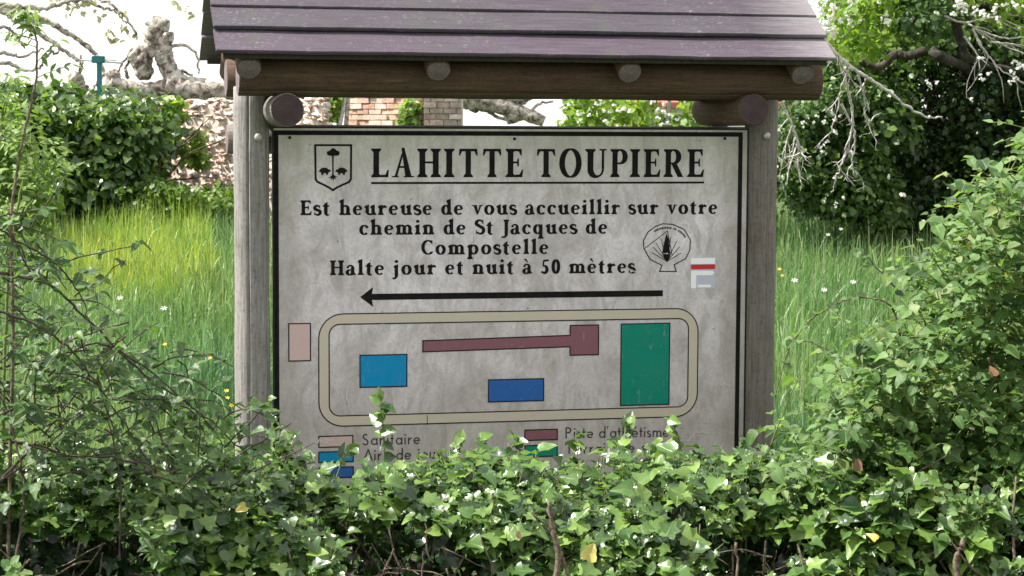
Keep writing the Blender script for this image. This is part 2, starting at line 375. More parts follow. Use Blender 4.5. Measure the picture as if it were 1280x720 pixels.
# overlapping roof boards
SL = RUN/math.cos(PITCHR); ROW = .150
for side in (-1, 1):
    for k in range(4):
        s0 = k*ROW; s1 = min(s0+ROW+.02, SL)
        bm = bmesh.new(); add_box(bm, u0e+.008*noise.noise(Vector((k*3.1, side, 0))), u1e+.010*noise.noise(Vector((k*2.3, side, 4))), 0, s1-s0, 0, .016, .003)
        bmesh.ops.subdivide_edges(bm, edges=[e for e in bm.edges if abs(e.verts[0].co.x-e.verts[1].co.x) > 1], cuts=60)
        for v in bm.verts:
            if v.co.y < .06: v.co.y += .0035*noise.noise(Vector((v.co.x*5, k*7, side)))+.002*noise.noise(Vector((v.co.x*23, k, side)))
            v.co.z += .003*noise.noise(Vector((v.co.x*2.2, k*3, side)))
        # uneven sawn edges
        for v in bm.verts:
            pass
        me = bm_mesh('roof_board', bm)
        o = link('roof_board', me, SG, m_roof[(2, 1, 0, 2)[k]])
        w0, z0 = slope_pt(0, side)
        tilt = PITCHR - math.radians(3.5)
        # the board's low edge rides on the one below
        wv, zv = slope_pt(s0, side); lift = .004 + (.013 if k else 0.0)
        yv = Vector((0, math.cos(tilt)*(1 if side < 0 else -1), math.sin(tilt))); zv_ = Vector((0, -math.sin(tilt)*(1 if side < 0 else -1), math.cos(tilt)))
        nrm = Vector((0, -math.sin(PITCHR)*(1 if side < 0 else -1), math.cos(PITCHR)))
        p = Vector((0, wv, zv)) + nrm*lift
        if side < 0: Mx = Matrix((Vector((1, 0, 0)), yv, zv_)).transposed().to_4x4()
        else:
            Mx = Matrix((Vector((-1, 0, 0)), yv, zv_)).transposed().to_4x4(); p = p + Vector((u0e+u1e, 0, 0))
        Mx.translation = p; o.matrix_local = Mx
bm = bmesh.new(); add_box(bm, u0e-.005, u1e+.005, -.05, .05, ze+SL*math.sin(PITCHR)+.012, ze+SL*math.sin(PITCHR)+.034, .004)
link('ridge_board', bm_mesh('ridge_board', bm), SG, m_roof[0])
# dark eave batten just under the lowest front board
bm = bmesh.new(); add_box(bm, u0e+.03, u1e-.03, -.405, -.385, ze-.012, ze+.012, .002); link('eave_batten', bm_mesh('eave_batten', bm), SG, m_dark)
bm = bmesh.new(); add_box(bm, u0e+.03, u1e-.03, .385, .405, ze-.012, ze+.012, .002); link('eave_batten', bm_mesh('eave_batten', bm), SG, m_dark)
# bolts
def bolt(px, py, parent, dw):
    u, z = bl(px, py, dw)
    bm = bmesh.new(); bmesh.ops.create_uvsphere(bm, u_segments=12, v_segments=8, radius=.017)
    for v in bm.verts: v.co.y *= .45
    o = link('bolt', bm_mesh('bolt', bm, True), parent, m_metal); o.matrix_basis = parent.matrix_basis.inverted() @ Matrix.Translation((u, dw, z)); return o
bolt(323, 172, postL, -.046); bolt(958.5, 170, postR, -.046)

# --- the panel and its printing
PAN_Z0 = .47
c_tl = bl(340, 158); c_tr = bl(934, 161); uA = c_tl[0]; uB = bl(934, 300)[0]; zT = (c_tl[1]+c_tr[1])/2
m_panel = panel_mat()
bm = bmesh.new(); add_box(bm, uA, uB, 0, .018, PAN_Z0, zT, .0015)
panel = link('panel', bm_mesh('panel', bm), SG, m_panel)
class Ink:
    """flat print on the panel: polygons a hair proud of it, each a touch above the one before"""
    def __init__(s, z0=.0012): s.V = []; s.F = []; s.w = z0
    def poly(s, pts):
        # ear clipping by mathutils
        from mathutils.geometry import tessellate_polygon
        b = len(s.V); s.V += [(p[0], -s.w, p[1]) for p in pts]
        for t in tessellate_polygon([[Vector((p[0], p[1], 0)) for p in pts]]): s.F.append(tuple(b+i for i in t))
        s.w += 6e-6
    def strip(s, A, B, closed=False):
        b = len(s.V); n = len(A)
        for p, q in zip(A, B): s.V += [(p[0], -s.w, p[1]), (q[0], -s.w, q[1])]
        for i in range(n if closed else n-1):
            j = (i+1) % n; s.F.append((b+2*i, b+2*i+1, b+2*j+1, b+2*j))
        s.w += 6e-6
    def line(s, pts, w, closed=False):
        P = [Vector(p) for p in pts]; n = len(P); A = []; B = []
        for i in range(n):
            a = P[i-1] if (i or closed) else P[i]; c = P[(i+1) % n] if (i < n-1 or closed) else P[i]
            d1 = (P[i]-a); d2 = (c-P[i]); d1 = d1.normalized() if d1.length > 1e-9 else d2.normalized(); d2 = d2.normalized() if d2.length > 1e-9 else d1
            t = (d1+d2); t = t.normalized() if t.length > 1e-6 else d1; nn = Vector((-t.y, t.x)); k = 1/max(.45, nn.dot(Vector((-d1.y, d1.x))))
            A.append(P[i]+nn*w/2*k); B.append(P[i]-nn*w/2*k)
        s.strip(A, B, closed)
    def build(s, name, mat, **k):
        return link(name, mesh_from(name, s.V, s.F), panel, mat, **k)
PX = 8.4/F_PX                         # one photo pixel on the panel in metres
def q(px, py): return bl(px, py)
def outl(px0, py0, px1, py1): return None
# border: black frame line and fine outer line
i = Ink(); e = .020
iu0, iu1, iz1 = bl(345.5, 300)[0], bl(924, 300)[0], bl(640, 167)[1]
i.line([(iu0, PAN_Z0+.03), (iu0, iz1), (iu1, iz1), (iu1, PAN_Z0+.03)], .019, True); i.build('border_line', m_black)
i = Ink(); i.line([(uA+.003, PAN_Z0+.003), (uA+.003, zT-.003), (uB-.003, zT-.003), (uB-.003, PAN_Z0+.003)], .006, True); i.build('edge_line', m_line)

# ---- lettering -------------------------------------------------------------
def arc(cx, cy, rx, ry, a0, a1, n=22): return [(cx+rx*math.cos(math.radians(a0+(a1-a0)*k/n)), cy+ry*math.sin(math.radians(a0+(a1-a0)*k/n))) for k in range(n+1)]
class Font:
    def __init__(s, T, t, X=.63, serif=True, sw=.09): s.T = T; s.t = t; s.X = X; s.serif = serif; s.sw = sw
    def start(s): s.P = []
    def poly(s, *p): s.P.append(('p', list(p)))
    def st(s, pts, w=None, closed=False, wf=None):
        n = len(pts); A = []; B = []
        for k in range(n):
            a = pts[(k-1) % n] if (k or closed) else pts[k]; c = pts[(k+1) % n] if (k < n-1 or closed) else pts[k]
            dx, dy = c[0]-a[0], c[1]-a[1]; L = math.hypot(dx, dy) or 1; dx /= L; dy /= L
            ww = w if w else (wf(k/(n-1)) if wf else s.t+(s.T-s.t)*abs(dy)**1.4)
            A.append((pts[k][0]-dy*ww/2, pts[k][1]+dx*ww/2)); B.append((pts[k][0]+dy*ww/2, pts[k][1]-dx*ww/2))
        if closed: A.append(A[0]); B.append(B[0])
        s.P.append(('s', A, B))
    def dot(s, x, y, r): s.poly(*arc(x, y, r, r, 0, 345, 12))
    def stem(s, x, y0, y1, top='b', bot='b', T=None):
        T = T or s.T; h = T/2; w = s.sw; t = s.t
        s.poly((x-h, y0), (x+h, y0), (x+h, y1), (x-h, y1))
        if not s.serif: return
        if bot == 'b': s.poly((x-h-w, y0), (x+h+w, y0), (x+h+w, y0+t*.8), (x+h, y0+t*2.1), (x-h, y0+t*2.1), (x-h-w, y0+t*.8))
        if bot == 'r': s.poly((x, y0), (x+h+w*1.2, y0), (x+h+w*1.2, y0+t*.9), (x+h, y0+t*2.4), (x, y0+t*2))
        if top == 'b': s.poly((x-h-w, y1), (x+h+w, y1), (x+h+w, y1-t*.8), (x+h, y1-t*2.1), (x-h, y1-t*2.1), (x-h-w, y1-t*.8))
        if top == 'f': s.poly((x-h-w, y1-t*1.1), (x-h, y1-t*.4), (x+h, y1+t*.6), (x+h, y1-.1), (x-h, y1-t*2.6), (x-h-w, y1-t*1.9))
    def bowl(s, cx, cy, rx, ry):
        s.st(arc(cx, cy, rx-s.T/2, ry-s.t/2, 0, 350, 35), closed=True)
    def glyph(s, c):
        s.start(); T, t, X, w = s.T, s.t, s.X, s.sw; h = T/2
        acc = None
        if c == 'à': acc = .22; c = 'a'
        if c == 'è': acc = .27; c = 'e'
        if c == 'é': acc = -.27; c = 'e'
        x0 = w+h
        if c == ' ': return [], .30
        elif c == 'L': s.stem(x0, 0, 1); s.poly((x0, 0), (.60, 0), (.62, .26), (.575, .26), (.50, t*1.5), (x0, t*1.2)); a = .64
        elif c == 'I': s.stem(x0, 0, 1); a = 2*x0
        elif c == 'H': s.stem(x0, 0, 1); s.stem(x0+.46, 0, 1); s.st([(x0, .52), (x0+.46, .52)], w=t*1.1); a = 2*x0+.46
        elif c == 'T':
            s.stem(.33, 0, 1, top=None); s.poly((.0, 1.0), (.66, 1.0), (.68, .76), (.635, .76), (.56, 1-t*1.5), (.10, 1-t*1.5), (.025, .76), (-.02, .76)); a = .66
        elif c == 'E':
            s.stem(x0, 0, 1); s.poly((x0, 0), (.60, 0), (.63, .27), (.59, .27), (.50, t*1.6), (x0, t*1.2))
            s.poly((x0, 1), (.57, 1), (.575, .76), (.54, .76), (.47, 1-t*1.5), (x0, 1-t*1.2))
            s.st([(x0, .52), (.46, .52)], w=t*1.1); s.poly((.43, .66), (.475, .66), (.475, .38), (.43, .38), (.40, .52)); a = .63
        elif c == 'O': s.bowl(.40, .5, .40, .52); a = .8
        elif c == '0': s.bowl(.26, .48, .26, .50); a = .52
        elif c == 'U':
            s.stem(x0, .3, 1, bot=None); s.st([(x0, .31)]+arc(x0+.21, .28, .21, .26, 180, 360, 20)+[(x0+.42, .97)], wf=lambda q_: T if q_ < .25 else (T-(T-t*1.1)*min(1, (q_-.25)/.35)))
            s.st([(x0+.42, .3), (x0+.42, 1)], w=t*1.3); s.poly((x0+.30, 1), (x0+.54, 1), (x0+.54, 1-t*.9), (x0+.30, 1-t*.9)); a = x0+.56
        elif c == 'P' or c == 'R':
            s.stem(x0, 0, 1)
            s.st([(x0, 1-t/2)]+arc(x0+.18, .73, .21, .27-t/2, 90, -90, 18)+[(x0+.02, .46+t/2)]); a = .60
            if c == 'R': s.poly((x0+.10, .50), (x0+.10+T*1.05, .50), (x0+.54, .05), (x0+.58, 0), (x0+.36, 0)); a = x0+.58
        elif c == 'A':
            if s.serif:
                s.poly((.05, 0), (.05+t*1.5, 0), (.38, .86), (.36, 1.0)) ; s.poly((.30, 1.02), (.40, 1.04), (.66, 0), (.66-T*1.1, 0))
                s.st([(.17, .36), (.52, .36)], w=t*1.1)
                s.poly((-.03, 0), (.2, 0), (.2, t*.8), (-.03, t*.8)); s.poly((.66-T*1.1-.06, 0), (.74, 0), (.74, t*.8), (.66-T*1.1-.06, t*.8)); a = .72
            else: s.st([(.0, 0), (.34, 1.0)], w=T); s.st([(.68, 0), (.34, 1.0)], w=T); s.st([(.14, .33), (.54, .33)], w=T); a = .68
        elif c == 'C':
            s.st(arc(.40, .5, .40-h, .5-t/2, 52, 312, 30)); s.poly((.60, .98), (.645, .98), (.645, .68), (.61, .68), (.54, .86)); s.dot(.62, .17, t*.6); a = .68
        elif c == 'J':
            s.stem(.22, .0, 1, bot=None); s.st([(.22, .05)]+arc(.05, .02, .17, .24, 0, -95, 12), wf=lambda q_: T-(T-t)*q_); s.dot(.0, -.2, .07); a = .36
        elif c == 'S':
            pts = arc(.26, .75, .19, .21, 35, 200, 14)+arc(.30, .27, .20, .23, 50, -150, 16)
            if not s.serif: s.st(arc(.24, .76, .17, .19, 30, 230, 14)+arc(.24, .26, .2, .22, 55, -160, 16), w=T)
            else:
                s.st(pts, wf=lambda q_: t*1.2+(T*1.05-t*1.2)*max(0, math.sin(PI*min(1, max(0, q_*1.05-.03))))**1.3)
                s.poly((.44, .99), (.475, .99), (.475, .70), (.445, .70), (.39, .86)); s.poly((.05, .30), (.085, .30), (.12, .12), (.09, .0), (.05, .0))
            a = .54
        elif c == '5':
            s.poly((.12, .95), (.46, .98), (.44, .84), (.12, .82)); s.poly((.12, .95), (.12+t, .95), (.09+t, .50), (.08, .50))
            s.st([(.09, .52)]+arc(.20, .29, .25-h, .29-t/2, 95, -150, 22), wf=lambda q_: t+(T-t)*math.sin(PI*min(1, q_*1.02))**.8); s.dot(.06, .1, .06); a = .5
        # lower case
        elif c == 'o':
            if s.serif: s.bowl(.30, X/2, .30, X/2+.01); a = .60
            else: s.st(arc(.27, X/2, .27-h, X/2-h, 0, 350, 30), w=T, closed=True); a = .54
        elif c == 'c': s.st(arc(.29, X/2, .29-h, X/2-t/2+.01, 48, 318, 26)); s.dot(.44, X*.78, T*.42); a = .52
        elif c == 'e':
            if s.serif:
                s.st([(.07, X*.52), (.46, X*.56)], w=t*1.1); s.st(arc(.28, X/2, .28-h*.95, X/2-t/2+.01, 8, 316, 28), wf=lambda q_: (t+(T-t)*abs(math.cos(math.radians(8+308*q_)))**1.4)*(1 if q_ > .1 else .75)); a = .54
            else: s.st(arc(.27, X/2, .27-h, X/2-h, 0, 320, 26), w=T); s.st([(.03, X/2), (.5, X/2)], w=T); a = .54
        elif c in 'dq':
            xs_ = .46; 
            if s.serif:
                s.bowl(.28, X/2, .28, X/2+.01)
                s.stem(xs_, 0 if c == 'd' else -.33, 1.04 if c == 'd' else X, top='f' if c == 'd' else None, bot='r' if c == 'd' else 'b'); a = xs_+h+w
            else: s.st(arc(.27, X/2, .27-h, X/2-h, 0, 350, 30), w=T, closed=True); s.stem(.54-h, 0 if c == 'd' else -.3, 1.05 if c == 'd' else X); a = .54
        elif c == 'p':
            if s.serif: s.stem(x0, -.33, X, top='f'); s.bowl(x0+.20, X/2, .29, X/2+.01); a = x0+.50
            else: s.st(arc(.27, X/2, .27-h, X/2-h, 0, 350, 30), w=T, closed=True); s.stem(h, -.33, X); a = .54
        elif c in 'hnm':
            s.stem(x0, 0, 1.04 if c == 'h' else X, top='f'); gap = (.33 if c != 'm' else .32) if s.serif else .33
            for k in range(2 if c == 'm' else 1):
                xa = x0+gap*k; xb = xa+gap
                s.st([(xa, X*.66)]+arc((xa+xb)/2+.02, X*.68, gap/2-.02, X*.32-t/2, 165, 0, 12), wf=lambda q_: t+(T-t)*q_**1.3 if s.serif else T)
                s.stem(xb, 0, X*.7, top=None)
            a = xb+h+(w if s.serif else 0)
        elif c == 'u':
            xb = x0+.33; s.stem(x0, X*.3, X, top='f', bot=None); s.stem(xb, 0, X, top='f', bot='r')
            s.st(arc((x0+xb)/2-.01, X*.34, .155, X*.34-t/2, 180, 330, 14), wf=lambda q_: T-(T-t)*q_**.8 if s.serif else T); a = xb+h+(w if s.serif else 0)
        elif c == 'r':
            s.stem(x0, 0, X, top='f')
            s.st([(x0+.03, X*.62), (x0+.13, X*.84), (x0+.25, X*.93)], w=t*1.6 if s.serif else T)
            if s.serif: s.dot(x0+.26, X*.83, T*.42); a = x0+.34
            else: a = x0+.24
        elif c == 's':
            if s.serif:
                s.st(arc(.20, X*.73, .14, X*.23, 30, 210, 12)+arc(.22, X*.27, .15, X*.24, 45, -150, 14), wf=lambda q_: t*1.1+(T*.95-t*1.1)*max(0, math.sin(PI*q_))**1.2)
                s.poly((.33, X), (.365, X), (.365, X*.70), (.33, X*.70), (.29, X*.84)); s.poly((.03, X*.32), (.065, X*.32), (.1, X*.16), (.065, 0), (.03, 0))
            else: s.st(arc(.17, X*.74, .12, X*.19, 30, 220, 12)+arc(.18, X*.26, .14, X*.2, 50, -150, 14), w=T)
            a = .40 if s.serif else .36
        elif c == 't':
            if s.serif: s.stem(.17, .1, X+.10, top=None, bot=None); s.poly((.17-h, X+.08), (.17+h, X+.24), (.17+h, X), (.17-h, X)); s.st([(.0, X-t*.6), (.36, X-t*.6)], w=t*1.2); s.st([(.17, .12)]+arc(.27, .13, .10, .12, 180, 320, 8), wf=lambda q_: T-(T-t)*q_); a = .40
            else: s.stem(.13, 0, X+.28); s.st([(0, X-h), (.28, X-h)], w=T); a = .28
        elif c == 'i': s.stem(x0, 0, X, top='f'); s.dot(x0, X+.24, T*.52 if s.serif else T*.75); a = 2*x0
        elif c == 'l': s.stem(x0, 0, 1.04, top='f'); a = 2*x0
        elif c == 'j':
            s.stem(x0, 0, X, top='f', bot=None)
            s.st([(x0, .02)]+arc(x0-.16, -.05, .16, .22, 0, -90, 10), wf=lambda q_: T-(T-t)*q_ if s.serif else T); s.dot(x0, X+.24, T*.52 if s.serif else T*.75); a = 2*x0
            if s.serif: s.dot(x0-.17, -.24, T*.33)
        elif c == 'a':
            if s.serif:
                xs_ = .37; s.stem(xs_, 0, X*.72, top=None, bot='r'); s.st([(xs_, X*.7)]+arc(.23, X*.74, .15, X*.24, 0, 150, 12), wf=lambda q_: T-(T-t)*q_**.6); s.dot(.10, X*.80, T*.38)
                s.st(arc(.21, X*.27, .14, X*.25, 70, 330, 16)); a = xs_+h+w*1.2
            else: s.st(arc(.27, X/2, .27-h, X/2-h, 0, 350, 30), w=T, closed=True); s.stem(.54-h, 0, X); a = .54
        elif c == 'v':
            s.poly((.05, X), (.05+T*1.05, X), (.36, .10), (.30, -.01), (.27, -.01)); s.poly((.27, 0), (.33, .0), (.55, X), (.55-t*1.4, X))
            s.poly((-.03, X), (.30, X), (.30, X-t*.8), (-.03, X-t*.8)); s.poly((.40, X), (.62, X), (.62, X-t*.8), (.40, X-t*.8)); a = .58
        elif c == 'x': s.st([(0, 0), (.4, X)], w=T); s.st([(0, X), (.4, 0)], w=T); a = .42
        elif c == "'": s.poly((.03, 1.04), (.12, 1.04), (.08, .78), (.05, .78)); a = .16
        else: a = .3
        if acc:
            k = 1 if acc > 0 else -1; ax = abs(acc)
            s.poly((ax-k*.16, X+.36), (ax-k*.02, X+.38), (ax+k*.09, X+.12), (ax+k*.03, X+.12))
        return s.P, a
def put(ink, P, fx, fz):
    for g in P:
        if g[0] == 'p': ink.poly([(fx(*p), fz(*p)) for p in g[1]])
        else: ink.strip([(fx(*p), fz(*p)) for p in g[1]], [(fx(*p), fz(*p)) for p in g[2]])
def text_line(name, mat, font, txt, pl, pr, capz, space=.34, hs=1.0):
    """baseline from photo pixel pl to pr; capz = capital height in pixels; each word is a piece of its own"""
    a = q(*pl); b = q(*pr); cz = capz*PX
    gl = [font.glyph(c) for c in txt]; adv = [(space if c == ' ' else g[1]*hs) for c, g in zip(txt, gl)]
    tot = (b[0]-a[0])/cz; gap = (tot-sum(adv))/(len(txt)-1)
    x = 0.0; ink = Ink()
    for c, (P, _), ad in zip(txt, gl, adv):
        if c == ' ': ink.build(name, mat); ink = Ink()
        put(ink, P, lambda px, pz, xo=x: a[0]+(xo+px*hs)*cz, lambda px, pz, xo=x: a[1]+(b[1]-a[1])*(xo+px*hs)/tot+pz*cz)
        x += ad+gap
    ink.build(name, mat)
TF = Font(.20, .062, serif=True, sw=.075)
ink = Ink()
spans = [('L', 464, 486), ('A', 490, 517.5), ('H', 521.5, 551), ('I', 555, 568), ('T', 573.5, 597), ('T', 603.5, 626.5), ('E', 632, 654),
         ('T', 671, 694), ('O', 699, 727), ('U', 731.5, 758), ('P', 763, 784.5), ('I', 787.5, 800), ('E', 804.5, 825.5), ('R', 829.5, 854.5), ('E', 859, 880)]
zb0 = q(640, 221.5)[1]; zc0 = q(640, 186)[1]
for k_, (c, p0, p1) in enumerate(spans):
    if k_ == 7: ink.build('title_word', m_black); ink = Ink()
    ua = q(p0, 205)[0]; ub = q(p1, 205)[0]; P, _ = TF.glyph(c)
    xs_ = [p[0] for g in P for grp in g[1:] for p in grp]; mn, mx = min(xs_), max(xs_)
    put(ink, P, lambda x, z: ua+(x-mn)/(mx-mn)*(ub-ua), lambda x, z: zb0+z*(zc0-zb0))
ink.build('title_word', m_black)
ink = Ink(); ink.line([(q(464, 229)[0], q(640, 228.5)[1]), (q(880, 229)[0], q(640, 228.5)[1])], .0085); ink.build('title_underline', m_black)
BF = Font(.20, .085, X=.66, serif=True, sw=.065)
for txt, pl, pr, ch in (('Est heureuse de vous accueillir sur votre', (375.5, 269), (896.5, 267.3), 18.5),
                        ('chemin de St Jacques de', (449, 293.5), (759, 292), 18.5), ('Compostelle', (526.5, 318.3), (685.5, 317.3), 18.5),
                        ('Halte jour et nuit à 50 mètres', (412.5, 344), (793.5, 341), 18.5)):
    text_line('welcome_word', m_black, BF, txt, pl, pr, ch, space=.36, hs=1.2)
SF = Font(.10, .10, X=.60, serif=False, sw=0.02)
for txt, pl, pr, ch in (('Sanitaire', (453, 556.5), (525, 555), 14.5), ('Aire de jeux', (455, 576), (552, 573), 14.5),
                        ("Piste d'athlétisme", (706.5, 548), (836, 546), 14.5), ('Terrain de sport', (706.5, 567.5), (842, 564.5), 14.5)):
    text_line('legend_word', m_legend, SF, txt, pl, pr, ch, space=.3, hs=1.08)
# arrow
ink = Ink(); A_, B_ = q(450, 371.3), q(828.5, 366.5)
def on(t, off): return (A_[0]+(B_[0]-A_[0])*t, A_[1]+(B_[1]-A_[1])*t+off)
ink.poly([on(.035, .0128), on(1, .0128), on(1, -.0128), on(.035, -.0128)]); ink.poly([A_, on(.042, .041), on(.036, 0), on(.042, -.041)]); ink.build('arrow', m_black)
# loop road
def rrect(u0, z0, u1, z1, r, n=8):
    P = []
    for cx, cz, a in ((u1-r, z1-r, 0), (u0+r, z1-r, 90), (u0+r, z0+r, 180), (u1-r, z0+r, 270)):
        P += arc(cx, cz, r, r, a, a+90, n)
    return P
ru0, ru1 = q(398.5, 460)[0], q(872, 450)[0]; rz0, rz1 = (q(430, 533)[1]+q(850, 520.3)[1])/2, (q(430, 392)[1]+q(850, 386)[1])/2
inn = .0425
Ao = rrect(ru0, rz0, ru1, rz1, .10); Bo = rrect(ru0+inn, rz0+inn, ru1-inn, rz1-inn, .045)
ink = Ink(.001); ink.strip(Ao, Bo, True); ink.build('loop_road', m_tan)
ink = Ink(.0014); ink.line(Ao, .0048, True); ink.line(Bo, .0048, True); p_ = q(534, 525); ink.line([(p_[0], p_[1]-.02), (p_[0], p_[1]+.02)], .003); ink.build('road_outline', m_line)
def block(pts, mat, name, lw=.005):
    ink = Ink(.0011); ink.poly(pts); o = ink.build(name, mat)
    ink = Ink(.0016); ink.line(pts, lw, True); ink.build('block_outline', m_line)
def rect(x0, y0, x1, y1, mat, name='map_block'):
    a = q(x0, (y0+y1)/2)[0]; b = q(x1, (y0+y1)/2)[0]; z0 = q((x0+x1)/2, y0)[1]; z1 = q((x0+x1)/2, y1)[1]
    block([(a, z1), (b, z1), (b, z0), (a, z0)], mat, name)
rect(361, 404.5, 388, 451, m_pink); rect(450, 443.5, 508.5, 483.5, m_blue); rect(610.5, 474, 679.5, 501.5, m_dblue); rect(776, 404.5, 836.5, 506, m_green)
zz = lambda y: q(640, y)[1]; uu = lambda x: q(x, 430)[0]
block([(uu(528.5), zz(437.5)), (uu(712.5), zz(434.8)), (uu(712.5), zz(445.5)), (uu(748), zz(445.5)), (uu(748), zz(408)), (uu(712.5), zz(408)), (uu(712.5), zz(420.5)), (uu(528.5), zz(423.8))], m_mauve, 'map_block')
rect(398.5, 545, 441, 558.5, m_pink, 'legend_swatch'); rect(398.5, 564.5, 441.5, 577.5, m_blue, 'legend_swatch'); rect(399, 584, 441.5, 597, m_dblue, 'legend_swatch')
rect(656, 537, 696.5, 550, m_mauve, 'legend_swatch'); rect(656, 556.5, 696.5, 570.5, m_green, 'legend_swatch'); 
# crest
def cz(x, y): return q(380+x/9, 170+y/9)
ink = Ink(); ink.line([cz(*p) for p in ((126, 103), (530, 103), (528, 485), (505, 518), (420, 555), (360, 585), (325, 610), (290, 585), (230, 552), (150, 515), (130, 485))], .0085, True); ink.build('crest_shield', m_black)
ink = Ink()
ink.poly([cz(*p) for p in ((255, 190), (262, 172), (290, 165), (305, 145), (328, 135), (352, 145), (368, 162), (392, 170), (403, 190), (395, 212), (375, 222), (345, 222), (325, 230), (305, 222), (280, 220), (262, 210))])
ink.line([cz(325, 220), cz(325, 440)], .006)
ink.poly([cz(*p) for p in ((325, 425), (350, 450), (380, 462), (350, 465), (362, 492), (338, 475), (331, 510), (320, 478), (298, 500), (308, 470), (275, 475), (305, 450))])
ink.poly([cz(*p) for p in ((160, 410), (172, 385), (195, 362), (225, 355), (258, 360), (275, 375), (292, 378), (306, 400), (290, 400), (276, 412), (262, 440), (250, 438), (248, 418), (222, 418), (212, 440), (198, 440), (192, 415), (175, 398))])
ink.poly([cz(*p) for p in ((492, 410), (482, 385), (458, 362), (428, 355), (395, 360), (380, 375), (362, 378), (350, 408), (366, 402), (380, 412), (392, 440), (404, 438), (406, 418), (432, 418), (442, 440), (458, 440), (462, 415), (478, 398))])
ink.build('crest_tree_and_boars', m_black)
# pilgrims' shell
def sh(x, y): return q(780+x/6, 260+y/6)
ink = Ink()
ink.line([sh(*p) for p in ((290, 118), (365, 122), (450, 160), (497, 237), (493, 315), (462, 380), (375, 425), (392, 475), (265, 475), (285, 430), (195, 385), (150, 305), (145, 245), (180, 180), (235, 138))], .0042, True)
ink.line([sh(155, 303), sh(325, 172), sh(362, 360)], .003)
for p in ((210, 335), (218, 293), (240, 262), (275, 225), (393, 250), (417, 290), (428, 338), (352, 215)): ink.line([sh(322, 400), sh(*p)], .0026)
ink.poly([sh(*p) for p in ((318, 190), (335, 235), (340, 300), (350, 345), (322, 335), (286, 340), (298, 270))])
ink.poly([sh(*p) for p in ((288, 345), (350, 345), (345, 365), (323, 408), (298, 372))])
SHF = Font(.2, .16, serif=False, sw=.02)
for k in range(22):
    a = math.radians(128-103*k/21)
    if k in (11, 14): continue
    cx, cy = 322+150*math.cos(a)*1.0, 268-120*math.sin(a); dx, dy = math.sin(a), math.cos(a)*.8
    ink.line([sh(cx-dx*4.2, cy-dy*4.2), sh(cx+dx*4.2, cy+dy*4.2)], .009 if k % 3 else .007)
ink.build('shell_emblem', m_black)
# hiking-trail sticker
def stc(x0, y0, x1, y1, mat, name, w): ink = Ink(w); a = q(780+x0/6, 260+y0/6); b = q(780+x1/6, 260+y1/6); ink.poly([(a[0], b[1]), (b[0], b[1]), (b[0], a[1]), (a[0], a[1])]); return ink
s0 = Ink(.0011); a = sh(500, 372); b = sh(682, 603)
s0.poly([(a[0], b[1]), (b[0], b[1]), (b[0], a[1]), (a[0], a[1])]); s0.build('trail_sticker', m_greyb, label='small trail sticker with red and white bars')
s1 = Ink(.0014); 
for (x0, y0, x1, y1) in ((500, 375, 682, 418), (502, 478, 540, 602)):
    a = sh(x0, y0); b = sh(x1, y1); s1.poly([(a[0], b[1]), (b[0], b[1]), (b[0], a[1]), (a[0], a[1])])
s1.poly([sh(*p) for p in ((502, 470), (660, 470), (678, 486), (660, 504), (502, 504))]); a = sh(552, 575); b = sh(650, 594); s1.poly([(a[0], b[1]), (b[0], b[1]), (b[0], a[1]), (a[0], a[1])])
s1.build('sticker_white_bars', m_white)
s2 = Ink(.0017); a = sh(502, 424); b = sh(682, 458); s2.poly([(a[0], b[1]), (b[0], b[1]), (b[0], a[1]), (a[0], a[1])]); s2.build('sticker_red_bar', m_red)
# screws
for p in ((362, 172), (643, 173.5), (906, 173)):
    u, z = q(*p); V = [(u+.0065*math.cos(a*PI/5), -.004, z+.0065*math.sin(a*PI/5)) for a in range(10)]; V2 = [(x, 0, z_) for x, y, z_ in V]
    link('screw', mesh_from('screw', V+V2, [tuple(range(10))]+[(k, (k+1) % 10, 10+(k+1) % 10, 10+k) for k in range(10)]), panel, m_line)
# snail and lichen traces
ink = Ink(.002)
for (x, y, n_, sd_) in ((727, 462, 16, 1), (900, 480, 9, 2), (392, 550, 22, 4), (380, 275, 14, 5), (512, 490, 6, 6), (604, 452, 5, 7), (435, 488, 10, 8), (805, 340, 12, 10), (886, 540, 18, 11), (480, 405, 4, 12)):
    r_ = random.Random(sd_); pts = []; ang = r_.uniform(0, 6)
    for k in range(n_):
        pts.append(q(x, y)); ang += r_.uniform(-1.1, 1.1); x += 2.0*math.cos(ang); y += 2.2*math.sin(ang)+.8
    ink.line(pts, .003+.003*r_.random())
ink.build('lichen_trace', m_lichen)

